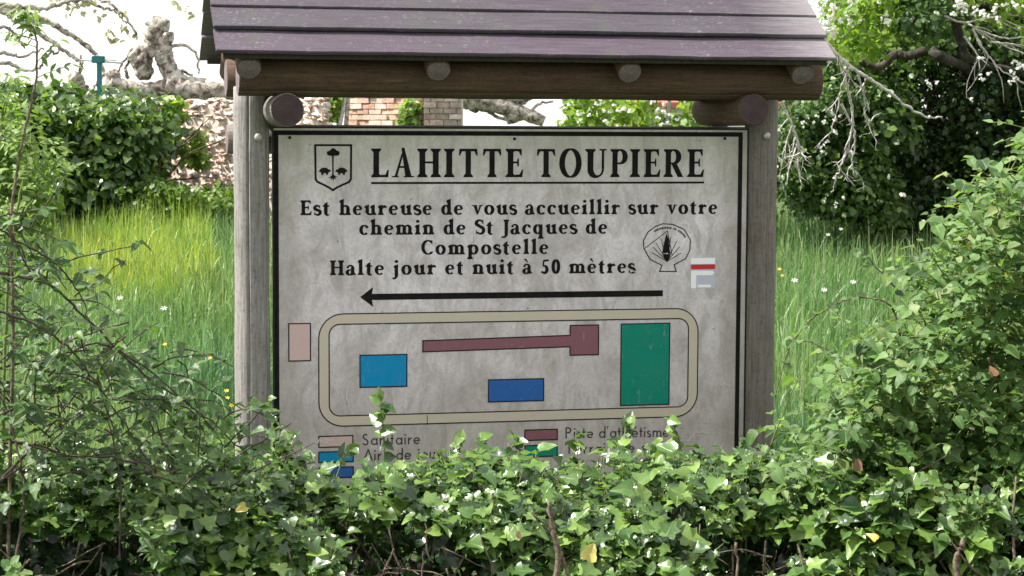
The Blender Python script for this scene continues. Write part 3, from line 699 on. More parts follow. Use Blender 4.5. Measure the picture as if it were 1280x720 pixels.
# ================================================================== vegetation toolkit
def norm(a): return a/np.maximum(np.linalg.norm(a, axis=-1, keepdims=True), 1e-9)
def outline_leaf(pts, cz=.0, fold=.25, curl=.15, ci=.42):
    """pts: right-half outline from petiole to tip (x,y); returns a folded fan leaf of unit length"""
    R_ = pts; L_ = [(-x, y) for x, y in reversed(pts[1:-1])]
    ring = R_+L_
    V = [(0, ci, 0)]+[(x, y, 0) for x, y in ring]
    V = np.array(V, float)
    V[:, 2] = fold*np.abs(V[:, 0]) - curl*(V[:, 1]**2) + cz*np.sin(V[:, 1]*9)*np.abs(V[:, 0])
    n = len(ring); T = [(0, 1+i, 1+(i+1) % n) for i in range(n)]
    return V, np.array(T)
def var_leaf(base, k, **kw):
    r_ = random.Random(k); pts = [(x*(1+r_.uniform(-.12, .12)), y+r_.uniform(-.03, .03)*(0 < y < 1)) for x, y in base]
    pts[0] = (0, 0); pts[-1] = (0, base[-1][1])
    V, T = outline_leaf(pts, fold=kw.get('fold', .25)*r_.uniform(.3, 1.5), curl=kw.get('curl', .15)*r_.uniform(-.4, 2.0), cz=r_.uniform(-.25, .25)*kw.get('wave', 1), ci=kw.get('ci', .42))
    V[:, 0] += .12*r_.uniform(-1, 1)*V[:, 1]**2
    return V, T
IVY = [(0, 0), (.20, -.10), (.44, -.06), (.50, .12), (.38, .26), (.52, .44), (.54, .56), (.34, .58), (.20, .68), (.10, .90), (0, 1.02)]
IVY_O = [(0, 0), (.22, -.08), (.42, .04), (.46, .26), (.36, .5), (.26, .68), (.12, .88), (0, 1.0)]
OVAL = [(0, 0), (.16, .03), (.33, .20), (.40, .42), (.36, .62), (.22, .84), (.07, .97), (0, 1.0)]
ROUND = [(0, 0), (.20, .0), (.40, .15), (.48, .40), (.44, .65), (.28, .86), (.08, .97), (0, 1.0)]
LANCE = [(0, 0), (.09, .10), (.17, .32), (.17, .55), (.10, .80), (0, 1.0)]
BRAM = [(0, 0), (.18, .05), (.34, .24), (.38, .42), (.33, .46), (.30, .66), (.24, .68), (.14, .88), (0, 1.05)]
SMALL = [(0, 0), (.30, .22), (.36, .55), (0, 1.0)]
def lib(base, n=6, seed=0, **kw): return [var_leaf(base, seed*100+k, **kw) for k in range(n)]
def frames(N, Tp):
    N = norm(N); Y = norm(Tp - N*np.sum(Tp*N, 1, keepdims=True)); X = np.cross(Y, N)
    return np.stack([X, Y, N], axis=2)          # columns
def in_frame(P, mar=0):
    x, y, d = proj(P); return (x > -mar) & (x < 1280+mar) & (y > -mar) & (y < 720+mar) & (d > 0)
def foliage(root, name, LB, mat, P, N, Tp, S, parts=300, prio=None, stuffname=None, uvs=None):
    """leaves: the largest in view as single parts sharing meshes, the rest joined as stuff"""
    P = np.asarray(P, float); N = np.asarray(N, float); Tp = np.asarray(Tp, float); S = np.asarray(S, float); n = len(P)
    Rm = frames(N, Tp); vi = rng.integers(0, len(LB), n); rr = rng.random(n)
    x, y, d = proj(P); sc_ = S/d*(in_frame(P, 4)) + 1e-6
    if prio is not None: sc_ = sc_*prio
    single = np.zeros(n, bool)
    if parts: single[np.argsort(-sc_)[:parts]] = True; single &= sc_ > 1e-5
    root_inv = root.matrix_basis.inverted() if root else Matrix()
    if single.any():
        mes = []
        for V, T in LB:
            me = mesh_np(name, V, T, True, {'rnd': np.zeros(len(V))}, V[:, :2]); me.materials.append(mat); mes.append(me)
        for k in np.nonzero(single)[0]:
            o = bpy.data.objects.new(name, mes[vi[k]]); COL.objects.link(o); o.parent = root
            M = Matrix([list(Rm[k][i]*S[k])+[P[k][i]] for i in range(3)]+[[0, 0, 0, 1]])
            o.matrix_basis = root_inv @ M
    rest = ~single; Vs = []; Ts = []; Rn = []; UVs = []; off = 0
    for q_, (V, T) in enumerate(LB):
        idx = np.nonzero(rest & (vi == q_))[0]
        if not len(idx): continue
        W_ = np.einsum('nij,vj->nvi', Rm[idx], V)*S[idx][:, None, None]+P[idx][:, None, :]
        nv = len(V); Vs.append(W_.reshape(-1, 3)); Ts.append((T[None]+(np.arange(len(idx))*nv)[:, None, None]).reshape(-1, 3)+off)
        Rn.append(np.repeat(rr[idx], nv)); UVs.append(np.tile(V[:, :2], (len(idx), 1))); off += nv*len(idx)
    if Vs:
        V = np.concatenate(Vs); me = mesh_np(stuffname or 'foliage', V, np.concatenate(Ts), True, {'rnd': np.concatenate(Rn)}, np.concatenate(UVs))
        o = link(stuffname or 'foliage', me, root, mat, kind='stuff')
        if root: o.matrix_basis = root_inv
class Tubes:
    def __init__(s): s.V = []; s.T = []; s.n = 0
    def add(s, pts, r0, r1, k=4, knob=0.0):
        pts = np.asarray(pts, float); m_ = len(pts)
        d = np.gradient(pts, axis=0); d = norm(d); ref = np.where(np.abs(d[:, 2:3]) < .9, np.array([[0, 0, 1.]]), np.array([[1., 0, 0]]))
        a = norm(np.cross(ref, d)); b = np.cross(d, a); rr = np.linspace(r0, r1, m_)
        if knob: rr = rr*(1+knob*(rng.random(m_)-.5)*2)
        an = np.arange(k)*2*PI/k
        ring = pts[:, None]+rr[:, None, None]*(np.cos(an)[None, :, None]*a[:, None]+np.sin(an)[None, :, None]*b[:, None])
        if knob: ring = ring + (rng.random(ring.shape)-.5)*rr[:, None, None]*knob*.6
        s.V.append(ring.reshape(-1, 3)); i = np.arange(m_-1)[:, None]; j = np.arange(k)[None]; j2 = (j+1) % k
        A = s.n+i*k+j; B = s.n+i*k+j2; C_ = s.n+(i+1)*k+j2; D = s.n+(i+1)*k+j
        s.T.append(np.stack([A, B, C_], -1).reshape(-1, 3)); s.T.append(np.stack([A, C_, D], -1).reshape(-1, 3)); s.n += m_*k
        e = s.n-k
        s.T.append(np.array([[e, e+t, e+t+1] for t in range(1, k-1)]))
    def build(s, name, mat, root=None, **k):
        me = mesh_np(name, np.concatenate(s.V), np.concatenate(s.T), True); o = link(name, me, root, mat, **k)
        if root: o.matrix_basis = root.matrix_basis.inverted()
        return o
def curve_pts(P, n=10, jit=0.0):
    """Catmull-Rom through points"""
    P = [np.array(p, float) for p in P]; P = [2*P[0]-P[1]]+P+[2*P[-1]-P[-2]]; out = []
    for i in range(1, len(P)-2):
        for t in np.linspace(0, 1, n, endpoint=False):
            out.append(.5*((2*P[i])+(-P[i-1]+P[i+1])*t+(2*P[i-1]-5*P[i]+4*P[i+1]-P[i+2])*t*t+(-P[i-1]+3*P[i]-3*P[i+1]+P[i+2])*t**3))
    out.append(P[-2]); out = np.array(out)
    if jit: out = out+(rng.random(out.shape)-.5)*jit*np.linspace(.3, 1, len(out))[:, None]
    return out
def sprig(base, direc, length, nseg=6, droop=.0, wig=.15):
    d = norm(np.array(direc, float)); p = np.array(base, float); out = [p.copy()]; st = length/nseg
    for k in range(nseg):
        d = norm(d + (rng.random(3)-.5)*wig*2 + np.array([0, 0, -droop])); p = p+d*st; out.append(p.copy())
    return np.array(out)
class Leaves:
    def __init__(s): s.P = []; s.N = []; s.T = []; s.S = []
    def add(s, p, n, t, sz): s.P.append(p); s.N.append(n); s.T.append(t); s.S.append(sz)
    def along(s, pts, n, size, up=(0, 0, 1), upw=1.0, outw=.5, spread=.8, size_end=None, jit=.5, petiole=.0):
        pts = np.asarray(pts); m_ = len(pts)
        for k in range(n):
            f = (k+.5+rng.random()*.4)/n*(m_-1); i = min(int(f), m_-2); p = pts[i]+(pts[i+1]-pts[i])*(f-i); d = norm(pts[i+1]-pts[i])
            side = norm(np.cross(d, np.array([.05, .1, 1.])))*(1 if k % 2 else -1)
            t = norm(d*outw+side*spread+(rng.random(3)-.5)*jit); nn = np.array(up)*upw+(rng.random(3)-.5)*jit*2
            s.add(p+t*petiole, nn, t, size*(.7+.6*rng.random())*(1 if size_end is None else (1+(size_end-1)*f/(m_-1))))
    def arrs(s): return np.array(s.P), np.array(s.N), np.array(s.T), np.array(s.S)
def bark(name, c0, c1, scale=14, lich=0.0, bump=.5):
    M = MB(name); v = M.world(); n = M.noise(v, scale, 7, .7, .5)
    c = M.ramp(n, [(.43, c0), (.57, c1)])
    if lich: c = M.mix(M.math('MULTIPLY', M.ramp(M.noise(v, scale*1.7, 5, .7), [(.5, 0.0), (.6, 1.0)]), lich), c, (.42, .43, .36))
    M.base(c); M.rough(.9); M.bump(n, bump, .02); return M.m
m_twig = bark('brown_twig_bark', (.07, .05, .035), (.19, .145, .105), 40)
m_twigd = bark('dark_bramble_stem', (.03, .022, .018), (.09, .06, .045), 50)
m_twigp = bark('pale_dead_twig', (.34, .31, .29), (.60, .57, .54), 40)
m_greenstem = bark('green_stem', (.09, .13, .03), (.17, .21, .06), 40)
m_plane = bark('mottled_plane_bark', (.10, .07, .05), (.50, .46, .41), 9, .5, 1.0)
m_trunk = bark('dark_mossy_bark', (.012, .010, .008), (.05, .04, .028), 9, .06)
m_ivy = leaf_mat('ivy_leaf', [(.012, .035, .012), (.03, .075, .02), (.05, .11, .026), (.08, .16, .035), (.14, .24, .05), (.02, .055, .02), (.09, .17, .035), (.20, .31, .07), (.035, .085, .025)], rough=.32, trans=.24, palmate=True, spec=.65, vein=.3)
m_ivydark = leaf_mat('shaded_ivy_leaf', [(.008, .022, .010), (.014, .040, .015), (.025, .06, .022), (.04, .035, .022)], rough=.3, trans=.2, palmate=True, spec=.6, vein=.3)  # darker ivy copy: shade inside the hedge is put into the colour
m_bush = leaf_mat('pale_round_leaf', [(.025, .06, .02), (.05, .11, .03), (.10, .19, .055), (.15, .26, .085), (.04, .09, .03), (.17, .28, .10), (.08, .15, .045), (.24, .29, .12)], rough=.5, trans=.35, vein=.4, spec=.35)
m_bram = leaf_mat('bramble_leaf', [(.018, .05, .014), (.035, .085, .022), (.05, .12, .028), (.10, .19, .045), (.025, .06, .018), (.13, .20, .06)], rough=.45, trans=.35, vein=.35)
m_sap = leaf_mat('sapling_leaf', [(.06, .13, .025), (.12, .21, .035), (.19, .29, .045), (.08, .15, .03)], rough=.45, trans=.38, vein=.3)
m_dead = leaf_mat('dead_leaf', [(.20, .10, .045), (.30, .17, .09), (.13, .07, .04), (.38, .24, .16)], rough=.8, trans=.2, tcol=(1.2, 1.0, .8), vein=.2)
m_yellow = leaf_mat('yellow_leaf', [(.52, .45, .08), (.46, .42, .16), (.6, .5, .12)], rough=.5, trans=.3, tcol=(1.2, 1.1, .8), vein=.2)
m_farivy = leaf_mat('far_ivy_leaf', [(.018, .045, .015), (.04, .09, .024), (.08, .16, .04), (.02, .05, .016), (.15, .24, .06), (.045, .10, .026)], rough=.3, trans=.3, vein=.1, spec=.6, world_var=.6, bump=0)
m_farlt = leaf_mat('far_light_leaf', [(.09, .17, .03), (.14, .24, .035), (.20, .29, .05), (.08, .14, .03)], rough=.5, trans=.4, vein=.1, world_var=.5, bump=0)
m_fardk = leaf_mat('far_dark_leaf', [(.009, .026, .010), (.018, .046, .015), (.034, .075, .022), (.065, .12, .036)], rough=.4, trans=.22, vein=.1, world_var=.7, bump=0)
m_hedge = leaf_mat('hedge_leaf', [(.018, .05, .015), (.045, .10, .028), (.08, .15, .04), (.03, .07, .02), (.14, .22, .065)], rough=.42, trans=.3, vein=.1, world_var=.6, bump=0)
m_petal = leaf_mat('white_petal', [(.78, .76, .74), (.8, .76, .76), (.7, .68, .68)], rough=.6, trans=.35, tcol=(1, 1, 1), vein=0, bump=0)

# ------------------------------------------------------------------ meadow grass
def grass_mat(name, stops, trans=.4, dry=.3):
    M = MB(name); a = M.new('ShaderNodeAttribute', attribute_name='rnd'); h = M.new('ShaderNodeAttribute', attribute_name='hgt')
    c = M.ramp(a.outputs['Fac'], stops)
    big = M.ramp(M.noise(M.world((1, .6, 1)), .55, 4, .6), [(.35, 0.0), (.65, 1.0)])
    c = M.mix(big, M.mix(1.0, c, (.66, .92, .95), 'MULTIPLY'), M.mix(1.0, c, (1.12, 1.1, .9), 'MULTIPLY'))
    c = M.mix(M.math('MULTIPLY', M.math('POWER', h.outputs['Fac'], 2.0), dry), c, (.26, .29, .12))
    M.base(c); M.rough(.45)
    tr = M.new('ShaderNodeBsdfTranslucent'); M.lk(M.mix(1.0, c, (1.28, 1.36, 1.05), 'MULTIPLY'), tr.inputs['Color'])
    ms = M.new('ShaderNodeMixShader'); ms.inputs[0].default_value = trans
    M.lk(M.b.outputs[0], ms.inputs[1]); M.lk(tr.outputs[0], ms.inputs[2]); M.lk(ms.outputs[0], M.out.inputs['Surface']); return M.m
m_grass = grass_mat('meadow_grass_blade', [(0, (.025, .07, .02)), (.3, (.07, .155, .04)), (.6, (.135, .24, .065)), (.85, (.23, .32, .13)), (1, (.40, .42, .29))])
m_blue = m_blue
m_yel = grass_mat('yellow_flowering_stalk', [(0, (.12, .22, .035)), (.35, (.24, .32, .045)), (.7, (.36, .41, .07)), (1, (.46, .46, .10))], .35, .0)
GZ = {}
def gzv(x, y):
    out = np.empty(len(x))
    for i in range(len(x)): out[i] = gz(float(x[i]), float(y[i]))
    return out
def blades(name, X, Y, hmin, hmax, wd, mat, lean=.35, label=None, cat=None, tint=None):
    n = len(X); Z = gzv(X, Y)-.02
    cl = np.array([noise.noise(Vector((x*1.1, y*.8, 3))) for x, y in zip(X, Y)])
    c2 = np.array([noise.noise(Vector((x*4.5, y*3.5, 7))) for x, y in zip(X, Y)]); h = (hmin+(hmax-hmin)*rng.random(n)**1.3)*(1+.55*cl+.45*c2); az = rng.random(n)*2*PI; ln = lean*(rng.random(n)**1.5)*1.5; wz = rng.random(n)*2*PI
    D = np.stack([np.cos(az), np.sin(az)], 1)*(ln*h)[:, None]; Wd = np.stack([np.cos(wz), np.sin(wz)], 1)*(wd*(.35+1.1*rng.random(n)**1.6))[:, None]
    V = np.zeros((n, 7, 3))
    for k, (f, ww, b) in enumerate(((0, 1, 0), (.45, .85, .22), (.8, .5, .62))):
        V[:, 2*k, :2] = np.stack([X, Y], 1)+D*b-Wd*ww/2; V[:, 2*k+1, :2] = np.stack([X, Y], 1)+D*b+Wd*ww/2
        V[:, 2*k, 2] = V[:, 2*k+1, 2] = Z+h*f*(1-.25*ln*f)
    V[:, 6, :2] = np.stack([X, Y], 1)+D; V[:, 6, 2] = Z+h*(1-.45*ln)
    T0 = np.array([(0, 1, 3), (0, 3, 2), (2, 3, 5), (2, 5, 4), (4, 5, 6)])
    T = (T0[None]+(np.arange(n)*7)[:, None, None]).reshape(-1, 3)
    r_ = np.clip(rng.random(n)*.8+.2*(cl+.5), 0, 1)
    hg = np.tile(np.array([0, 0, .45, .45, .8, .8, 1.]), n)
    o = link(name, mesh_np(name, V.reshape(-1, 3), T, False, {'rnd': np.repeat(r_, 7), 'hgt': hg}), None, mat, kind='stuff')
    tag(o, label, cat); return o
def sample_meadow(n, y0=8.9, y1=27.5, pw=2.0):
    u = rng.random(n*3); Yv = (y0**(1-pw)+(y1**(1-pw)-y0**(1-pw))*u)**(1/(1-pw)); Xv = (rng.random(n*3)*2-1)*(.31*Yv+.6)
    px, py, d = proj(np.stack([Xv, Yv, np.full_like(Xv, .6)], 1))
    keep = np.ones(len(Xv), bool); mid = (px > 390) & (px < 880); keep[mid & (rng.random(len(Xv)) < .85)] = False
    Xv, Yv = Xv[keep][:n], Yv[keep][:n]; return Xv, Yv
X, Y = sample_meadow(105000, pw=1.6)
bx, by = sample_meadow(7000, pw=1.8); kk = np.array([noise.noise(Vector((a*1.6, b*1.2, 21))) for a, b in zip(bx, by)]) > .05
m_weed = grass_mat('broad_meadow_leaf', [(0, (.05, .13, .035)), (.5, (.09, .19, .05)), (1, (.17, .26, .10))], .3, .1)
blades('meadow_weeds', bx[kk], by[kk], .16, .42, .022, m_weed, lean=.9, label='broader leaved weeds growing among the meadow grass', cat='weeds')
blades('meadow_grass', X, Y, .20, .52, .0125, m_grass, .5, label='long lush green meadow grass filling the ground behind the sign', cat='grass')
# yellow flowering patch in front of the ivy
n = 8000; px = 60+rng.random(n)*225; Yv = 17.5+rng.random(n)*8; pt = np.array([list(at(a, 250, b)) for a, b in zip(px, Yv)]); k = np.array([noise.noise(Vector((p[0]*.9, p[1]*.5, 8))) for p in pt])
e_ = ((px-165)/115)**2+((Yv-21.5)/4.5)**2; pt = pt[(e_+k*1.2 < .9)]
blades('yellow_flowers', pt[:, 0], pt[:, 1], .28, .58, .010, m_yel, lean=.3, label='patch of yellow-green flowering stalks in front of the ivy', cat='wildflowers')
# a few dry seed stalks and a blue-green clump beside the left post
n = 1500; X, Y = sample_meadow(n, 9.5, 24, 1.6); m_dry = grass_mat('dry_seed_stalk', [(0, (.30, .27, .17)), (1, (.42, .38, .26))], .3, 0)
blades('dry_grass_stalks', X, Y, .4, .75, .006, m_dry, lean=.12, label='thin dry seed stalks standing above the green meadow grass', cat='grass stalks')
def clump(cx, cy, n, rad, hmin, hmax, mat, name, label, cat):
    a = rng.random(n)*2*PI; r_ = rad*np.sqrt(rng.random(n)); blades(name, cx+np.cos(a)*r_, cy+np.sin(a)*r_, hmin, hmax, .011, mat, .55, label, cat)
m_bgr = grass_mat('blue_green_blade', [(0, (.03, .09, .035)), (.6, (.065, .15, .06)), (1, (.14, .23, .11))], .35, .1)
p = at(245, 400, 12.5); clump(p.x, p.y, 1300, .5, .35, .65, m_bgr, 'blue_green_grass', 'darker blue-green grass clump left of the pale post', 'grass clump')
p = at(1010, 450, 10.2); clump(p.x, p.y, 1600, .42, .4, .72, m_bgr, 'blue_green_grass', 'darker blue-green grass clump right of the brownish post', 'grass clump')
# daisies and buttercups
def flowers(name, spots, mat, size, label, cat):
    P = []; 
    for (x, y, Yd) in spots: P.append(list(at(x, y, Yd)))
    root = None; V = []; T = []; n_ = 0
    for p in P:
        p = np.array(p)
        for a in range(6):
            d = np.array([math.cos(a*PI/3), math.sin(a*PI/3)*.6-.3, math.sin(a*PI/3)*.6]); e2 = np.array([math.cos(a*PI/3+.6), math.sin(a*PI/3+.6)*.6-.3, math.sin(a*PI/3+.6)*.6])
            V += [p, p+d*size, p+(d+e2)*size*.7, p+e2*size]; T += [(n_, n_+1, n_+2), (n_, n_+2, n_+3)]; n_ += 4
    me = mesh_np(name, np.array(V), np.array(T), False, {'rnd': rng.random(len(V))}, np.zeros((len(V), 2)))
    tag(link(name, me, None, mat, kind='stuff'), label, cat)
flowers('white_daisies', [(1035, 293, 19), (1051, 286, 19.5), (1154, 276, 20), (1030, 362, 13), (153, 328, 14), (1066, 352, 13.5), (993, 350, 12.5), (205, 385, 12), (150, 372, 13)], m_petal, .017, 'scattered small white flower heads in the meadow', 'daisies')
m_butter = flat_mat('buttercup_petal', (.75, .5, .02), .4, .1)
flowers('buttercups', [(283, 488, 9.6), (284, 497, 9.6), (290, 506, 9.5), (262, 447, 10), (206, 430, 11), (974, 336, 12), (978, 344, 12), (272, 478, 9.8)], m_butter, .010, 'yellow buttercups dotted beside the pale post', 'buttercups')

# ------------------------------------------------------------------ walls at the back of the meadow
WY = 27.0
def stone_mat(name, cols, rgh=.9):
    M = MB(name); oi = M.new('ShaderNodeObjectInfo'); a = M.new('ShaderNodeAttribute', attribute_name='rnd'); r = M.math('FRACT', M.math('ADD', oi.outputs['Random'], a.outputs['Fac']))
    c = M.ramp(r, [(i/(len(cols)-1), x) for i, x in enumerate(cols)]); n = M.noise(M.world(), 11, 6, .7)
    c = M.mix(M.ramp(n, [(.4, 0.0), (.7, .6)]), c, (.56, .49, .43)); M.base(c); M.rough(rgh); M.bump(n, .7, .02); return M.m
m_brick = stone_mat('weathered_orange_brick', [(.54, .30, .20), (.64, .42, .31), (.46, .25, .18), (.66, .50, .40), (.60, .52, .45)])
m_stone = stone_mat('rubble_stone', [(.56, .46, .41), (.72, .63, .57), (.42, .32, .27), (.78, .70, .64), (.66, .42, .32), (.62, .52, .46), (.80, .73, .68)])
m_gbrick = stone_mat('grey_old_brick', [(.22, .19, .18), (.30, .25, .23), (.27, .17, .14), (.36, .33, .31)])
m_mortar = bark('pale_crumbling_mortar', (.46, .38, .32), (.66, .58, .51), 9)
def masonry(root, x0, x1, y, z0, z1, bw, bh, mat, name, nmax=300, zvis=None, jig=.12, rub=False, xvis=None, depth=.16):
    """courses of single bricks or stones; those in view are parts, the rest one stuff mesh"""
    meshes = []
    for k in range(5):
        r_ = random.Random(k*7+3); bm = bmesh.new(); add_box(bm, -.5, .5, -.5, .5, -.5, .5)
        if rub: bmesh.ops.bevel(bm, geom=list(bm.edges), offset=.24, segments=2, affect='EDGES')
        for v in bm.verts: v.co += Vector([r_.uniform(-1, 1)*(.085 if rub else .03) for _ in range(3)])
        me = bm_mesh(name, bm, rub); me.materials.append(mat); meshes.append(me)
    L_ = []; z = z0; row = 0
    while z < z1:
        hh = bh*(1+random.uniform(-jig, jig)); x = x0-(row % 2)*bw*.5
        while x < x1:
            ww = bw*(1+random.uniform(-jig, jig)*(2.6 if rub else 1)); a = max(x, x0); b = min(x+ww, x1)
            if b-a > bw*.25: L_.append(((a+b)/2, z+hh/2, b-a-.012, hh-.011))
            x += ww
        z += hh; row += 1
    C = np.array([(a, y, b) for a, b, _, _ in L_]); px_, py_, d = proj(C)
    vis = (((px_ > 195) & (px_ < 300) & (py_ > 105) & (py_ < 245)) | ((px_ > 375) & (px_ < 590) & (py_ > 112) & (py_ < 162)))
    order = np.argsort(~vis, kind='stable'); Vr = []; Tr = []; Rr = []; n_ = 0
    for c_, k in enumerate(order):
        cx, cz_, w_, h_ = L_[k]
        if rub: cz_ += random.uniform(-.35, .35)*bh; w_ *= random.uniform(.75, 1.25); h_ *= random.uniform(.75, 1.75)
        M = Matrix.Translation((cx, y+random.uniform(-.02, .02)*(2 if rub else 1), cz_)) @ Matrix.Rotation(random.uniform(-.03, .03)*(11 if rub else 1), 4, 'Y') @ Matrix.Diagonal((w_, depth, h_, 1))
        me = meshes[c_ % 5]
        if c_ < nmax and vis[k]:
            o = bpy.data.objects.new(name, me); COL.objects.link(o); o.parent = root; o.matrix_basis = root.matrix_basis.inverted() @ M
        else:
            vv = np.array([list(M @ v.co) for v in me.vertices]); me.calc_loop_triangles()
            tt = np.array([list(t.vertices) for t in me.loop_triangles]); Vr.append(vv); Tr.append(tt+n_); Rr.append(np.full(len(vv), random.random())); n_ += len(vv)
    if Vr:
        o = link('masonry', mesh_np('masonry', np.concatenate(Vr), np.concatenate(Tr), False, {'rnd': np.concatenate(Rr)}), root, mat, kind='stuff'); o.matrix_basis = root.matrix_basis.inverted()
def core(root, x0, x1, y0, y1, z0, z1, mat, name='mortar'):
    bm = bmesh.new(); add_box(bm, x0, x1, y0, y1, z0, z1, .02); o = link(name, bm_mesh(name, bm), root, mat); o.matrix_basis = root.matrix_basis.inverted()
xw = lambda px: at(px, 150, WY).x
zw = lambda py: at(640, py, WY).z
r1 = empty('stone_wall', (xw(255), WY, .6), label='low crumbling rubble stone wall at the back of the meadow beside the ivy', cat='wall')
masonry(r1, xw(-80), xw(452), WY, 1.0, zw(127), .105, .062, m_stone, 'stone', 300, jig=.42, rub=True)
core(r1, xw(-80), xw(448), WY-.05, WY+.06, .4, zw(132), m_mortar)
r2 = empty('brick_wall', (xw(480), WY, .6), label='orange brick wall seen in the gap above the sign panel', cat='wall')
masonry(r2, xw(430), xw(548), WY-.08, .55, 2.75, .20, .072, m_brick, 'brick', 260, jig=.05)
core(r2, xw(431), xw(546), WY-.12, WY+.02, .4, 2.74, m_mortar)
r3 = empty('brick_pillar', (xw(555), WY, .6), label='grey old brick pillar at the end of the orange brick wall', cat='pillar')
masonry(r3, xw(532), xw(579), WY-.62, .55, 2.8, .17, .075, m_gbrick, 'brick', 200, jig=.08)
core(r3, xw(532.5), xw(578.5), WY-.66, WY+.25, .4, 2.79, m_mortar)
for r_ in (r1, r2): r_.rotation_euler.z = math.radians(-33)      # the walls face a little to the left
# white house far behind
m_render = flat_mat('white_house_render', (.72, .70, .67), .9, .3, 2); m_tile = flat_mat('red_roof_tile', (.36, .09, .06), .8, .5, 9); m_glass = flat_mat('dark_window_glass', (.04, .05, .06), .1, .1)
HY = 52.0; hx = lambda px: at(px, 150, HY).x; hz = lambda py: at(640, py, HY).z
hr = empty('house', (hx(900), HY, .7), label='pale house with thin red tiled eave far behind the meadow at right', cat='house')
core(hr, hx(760), hx(1075), HY, HY+6, .5, hz(134), m_render, 'wall')
bm = bmesh.new(); x0, x1 = hx(757), hx(1078); V = [(x0, HY-.35, hz(134)), (x1, HY-.35, hz(134)), (x1, HY+3, hz(134)+.9), (x0, HY+3, hz(134)+.9), (x1, HY+6.3, hz(134)), (x0, HY+6.3, hz(134))]
vs = [bm.verts.new(v) for v in V]; vs2 = [bm.verts.new((v[0], v[1], v[2]+.14)) for v in V]
for a in ((0, 1, 2, 3), (3, 2, 4, 5)): bm.faces.new([vs[i] for i in a]); bm.faces.new([vs2[i] for i in reversed(a)])
for a, b in ((0, 1), (1, 2), (2, 4), (4, 5), (5, 3), (3, 0)): bm.faces.new([vs[a], vs[b], vs2[b], vs2[a]])
o = link('roof', bm_mesh('roof', bm), hr, m_tile); o.matrix_basis = hr.matrix_basis.inverted()
for px in (800, 870, 960, 1030):
    core(hr, hx(px), hx(px)+.8, HY-.03, HY+.05, 1.3, 2.2, m_glass, 'window')

# ------------------------------------------------------------------ clothes line post
m_teal = flat_mat('teal_painted_metal', (.0, .13, .13), .4, .2); m_wire = flat_mat('pale_wire', (.4, .42, .42), .4, .1)
CY = 28.6
cp = empty('clothes_post', at(125, 230, CY)[:2]+(0.7,), label='teal metal clothes line post with T-shaped head above the ivy', cat='clothes line post')
def worldpart(name, bm, root, mat): o = link(name, bm_mesh(name, bm), root, mat); o.matrix_basis = root.matrix_basis.inverted(); return o
a = at(125, 160, CY); t = at(125, 72, CY)
bm = bmesh.new(); add_box(bm, a.x-.032, a.x+.032, CY-.03, CY+.03, .6, t.z, .006); worldpart('post', bm, cp, m_teal)
bm = bmesh.new(); add_box(bm, at(115, 72, CY).x, at(131, 72, CY).x, CY-.05, CY+.05, at(120, 79, CY).z, at(120, 70, CY).z, .01); worldpart('head', bm, cp, m_teal)
tb = Tubes(); tb.add([at(100, 75, CY), at(115, 76, CY), at(154, 79, CY)], .012, .012); tb.build('arm', m_wire, cp)
tb = Tubes(); tb.add([at(118, 74, CY-.02), at(145, 75.5, CY-.02)], .01, .008); tb.build('arm', m_wire, cp)

# ------------------------------------------------------------------ pollarded plane tree behind the walls
TY = 29.5
pt_ = empty('pollarded_tree', at(480, 230, TY)[:2]+(.7,), label='bare pollarded plane tree with knobbly pale limbs behind the stone wall', cat='tree')
def T3(P, Y=TY): return [list(at(p[0], p[1], Y+(p[2] if len(p) > 2 else 0))) for p in P]
def knob_tube(P, r0, r1, name='limb', seed=0, fat=()):
    pts = curve_pts(T3(P), 8); tb = Tubes(); tb.add(pts, r0, r1, 14, knob=.09)
    for (x, y, r_) in fat:     # gnarled fists
        c = np.array(list(at(x, y, TY))); 
        bm = bmesh.new(); bmesh.ops.create_icosphere(bm, subdivisions=3, radius=r_)
        for v in bm.verts: v.co *= 1+.45*noise.noise(v.co*(1.6/r_)+Vector((x, y, 0)))+.2*noise.noise(v.co*(4/r_)); v.co += Vector(c)
        bm.verts.ensure_lookup_table(); tb.V.append(np.array([list(v.co) for v in bm.verts])); tb.T.append(np.array([[v.index for v in f.verts] for f in bm.faces])+tb.n); tb.n += len(bm.verts); bm.free()
    tb.build(name, m_plane, pt_)
knob_tube([(485, 300), (482, 180), (470, 120)], .42, .30, 'trunk')
knob_tube([(470, 125), (400, 112), (340, 112), (290, 112), (240, 112), (210, 104)], .26, .15, 'limb')
knob_tube([(250, 112), (222, 102), (208, 80), (203, 60), (196, 40)], .14, .13, 'limb', fat=((196, 34, .15), (190, 42, .13), (205, 48, .13), (186, 62, .15), (175, 72, .17), (170, 66, .12), (180, 88, .13)))
knob_tube([(215, 108), (185, 112), (158, 108), (140, 100)], .12, .08, 'limb', fat=((142, 96, .10), (138, 104, .10)))
knob_tube([(200, 113), (165, 120), (130, 125), (108, 118), (96, 98)], .09, .07, 'limb', fat=((94, 98, .10), (102, 112, .09)))
knob_tube([(490, 125), (560, 120), (610, 128), (650, 140), (680, 152)], .2, .08, 'limb', fat=((592, 128, .14), (640, 146, .1)))
knob_tube([(600, 126), (660, 118), (700, 100)], .1, .06, 'limb')
tw = Tubes()
for P in ([(142, 95), (150, 85), (160, 70)], [(96, 95), (102, 80), (100, 70)], [(140, 92), (128, 95), (118, 108), (120, 116)], [(208, 60), (222, 56), (240, 62), (248, 72), (247, 92)], [(160, 98), (158, 85), (163, 74)],
          [(215, 95), (225, 88), (235, 92), (245, 100)], [(640, 135), (655, 128), (668, 120)], [(655, 145), (672, 132), (690, 125)], [(610, 140), (632, 150), (660, 150)]):
    tw.add(curve_pts(T3(P), 5, .05), .03, .015, 5)
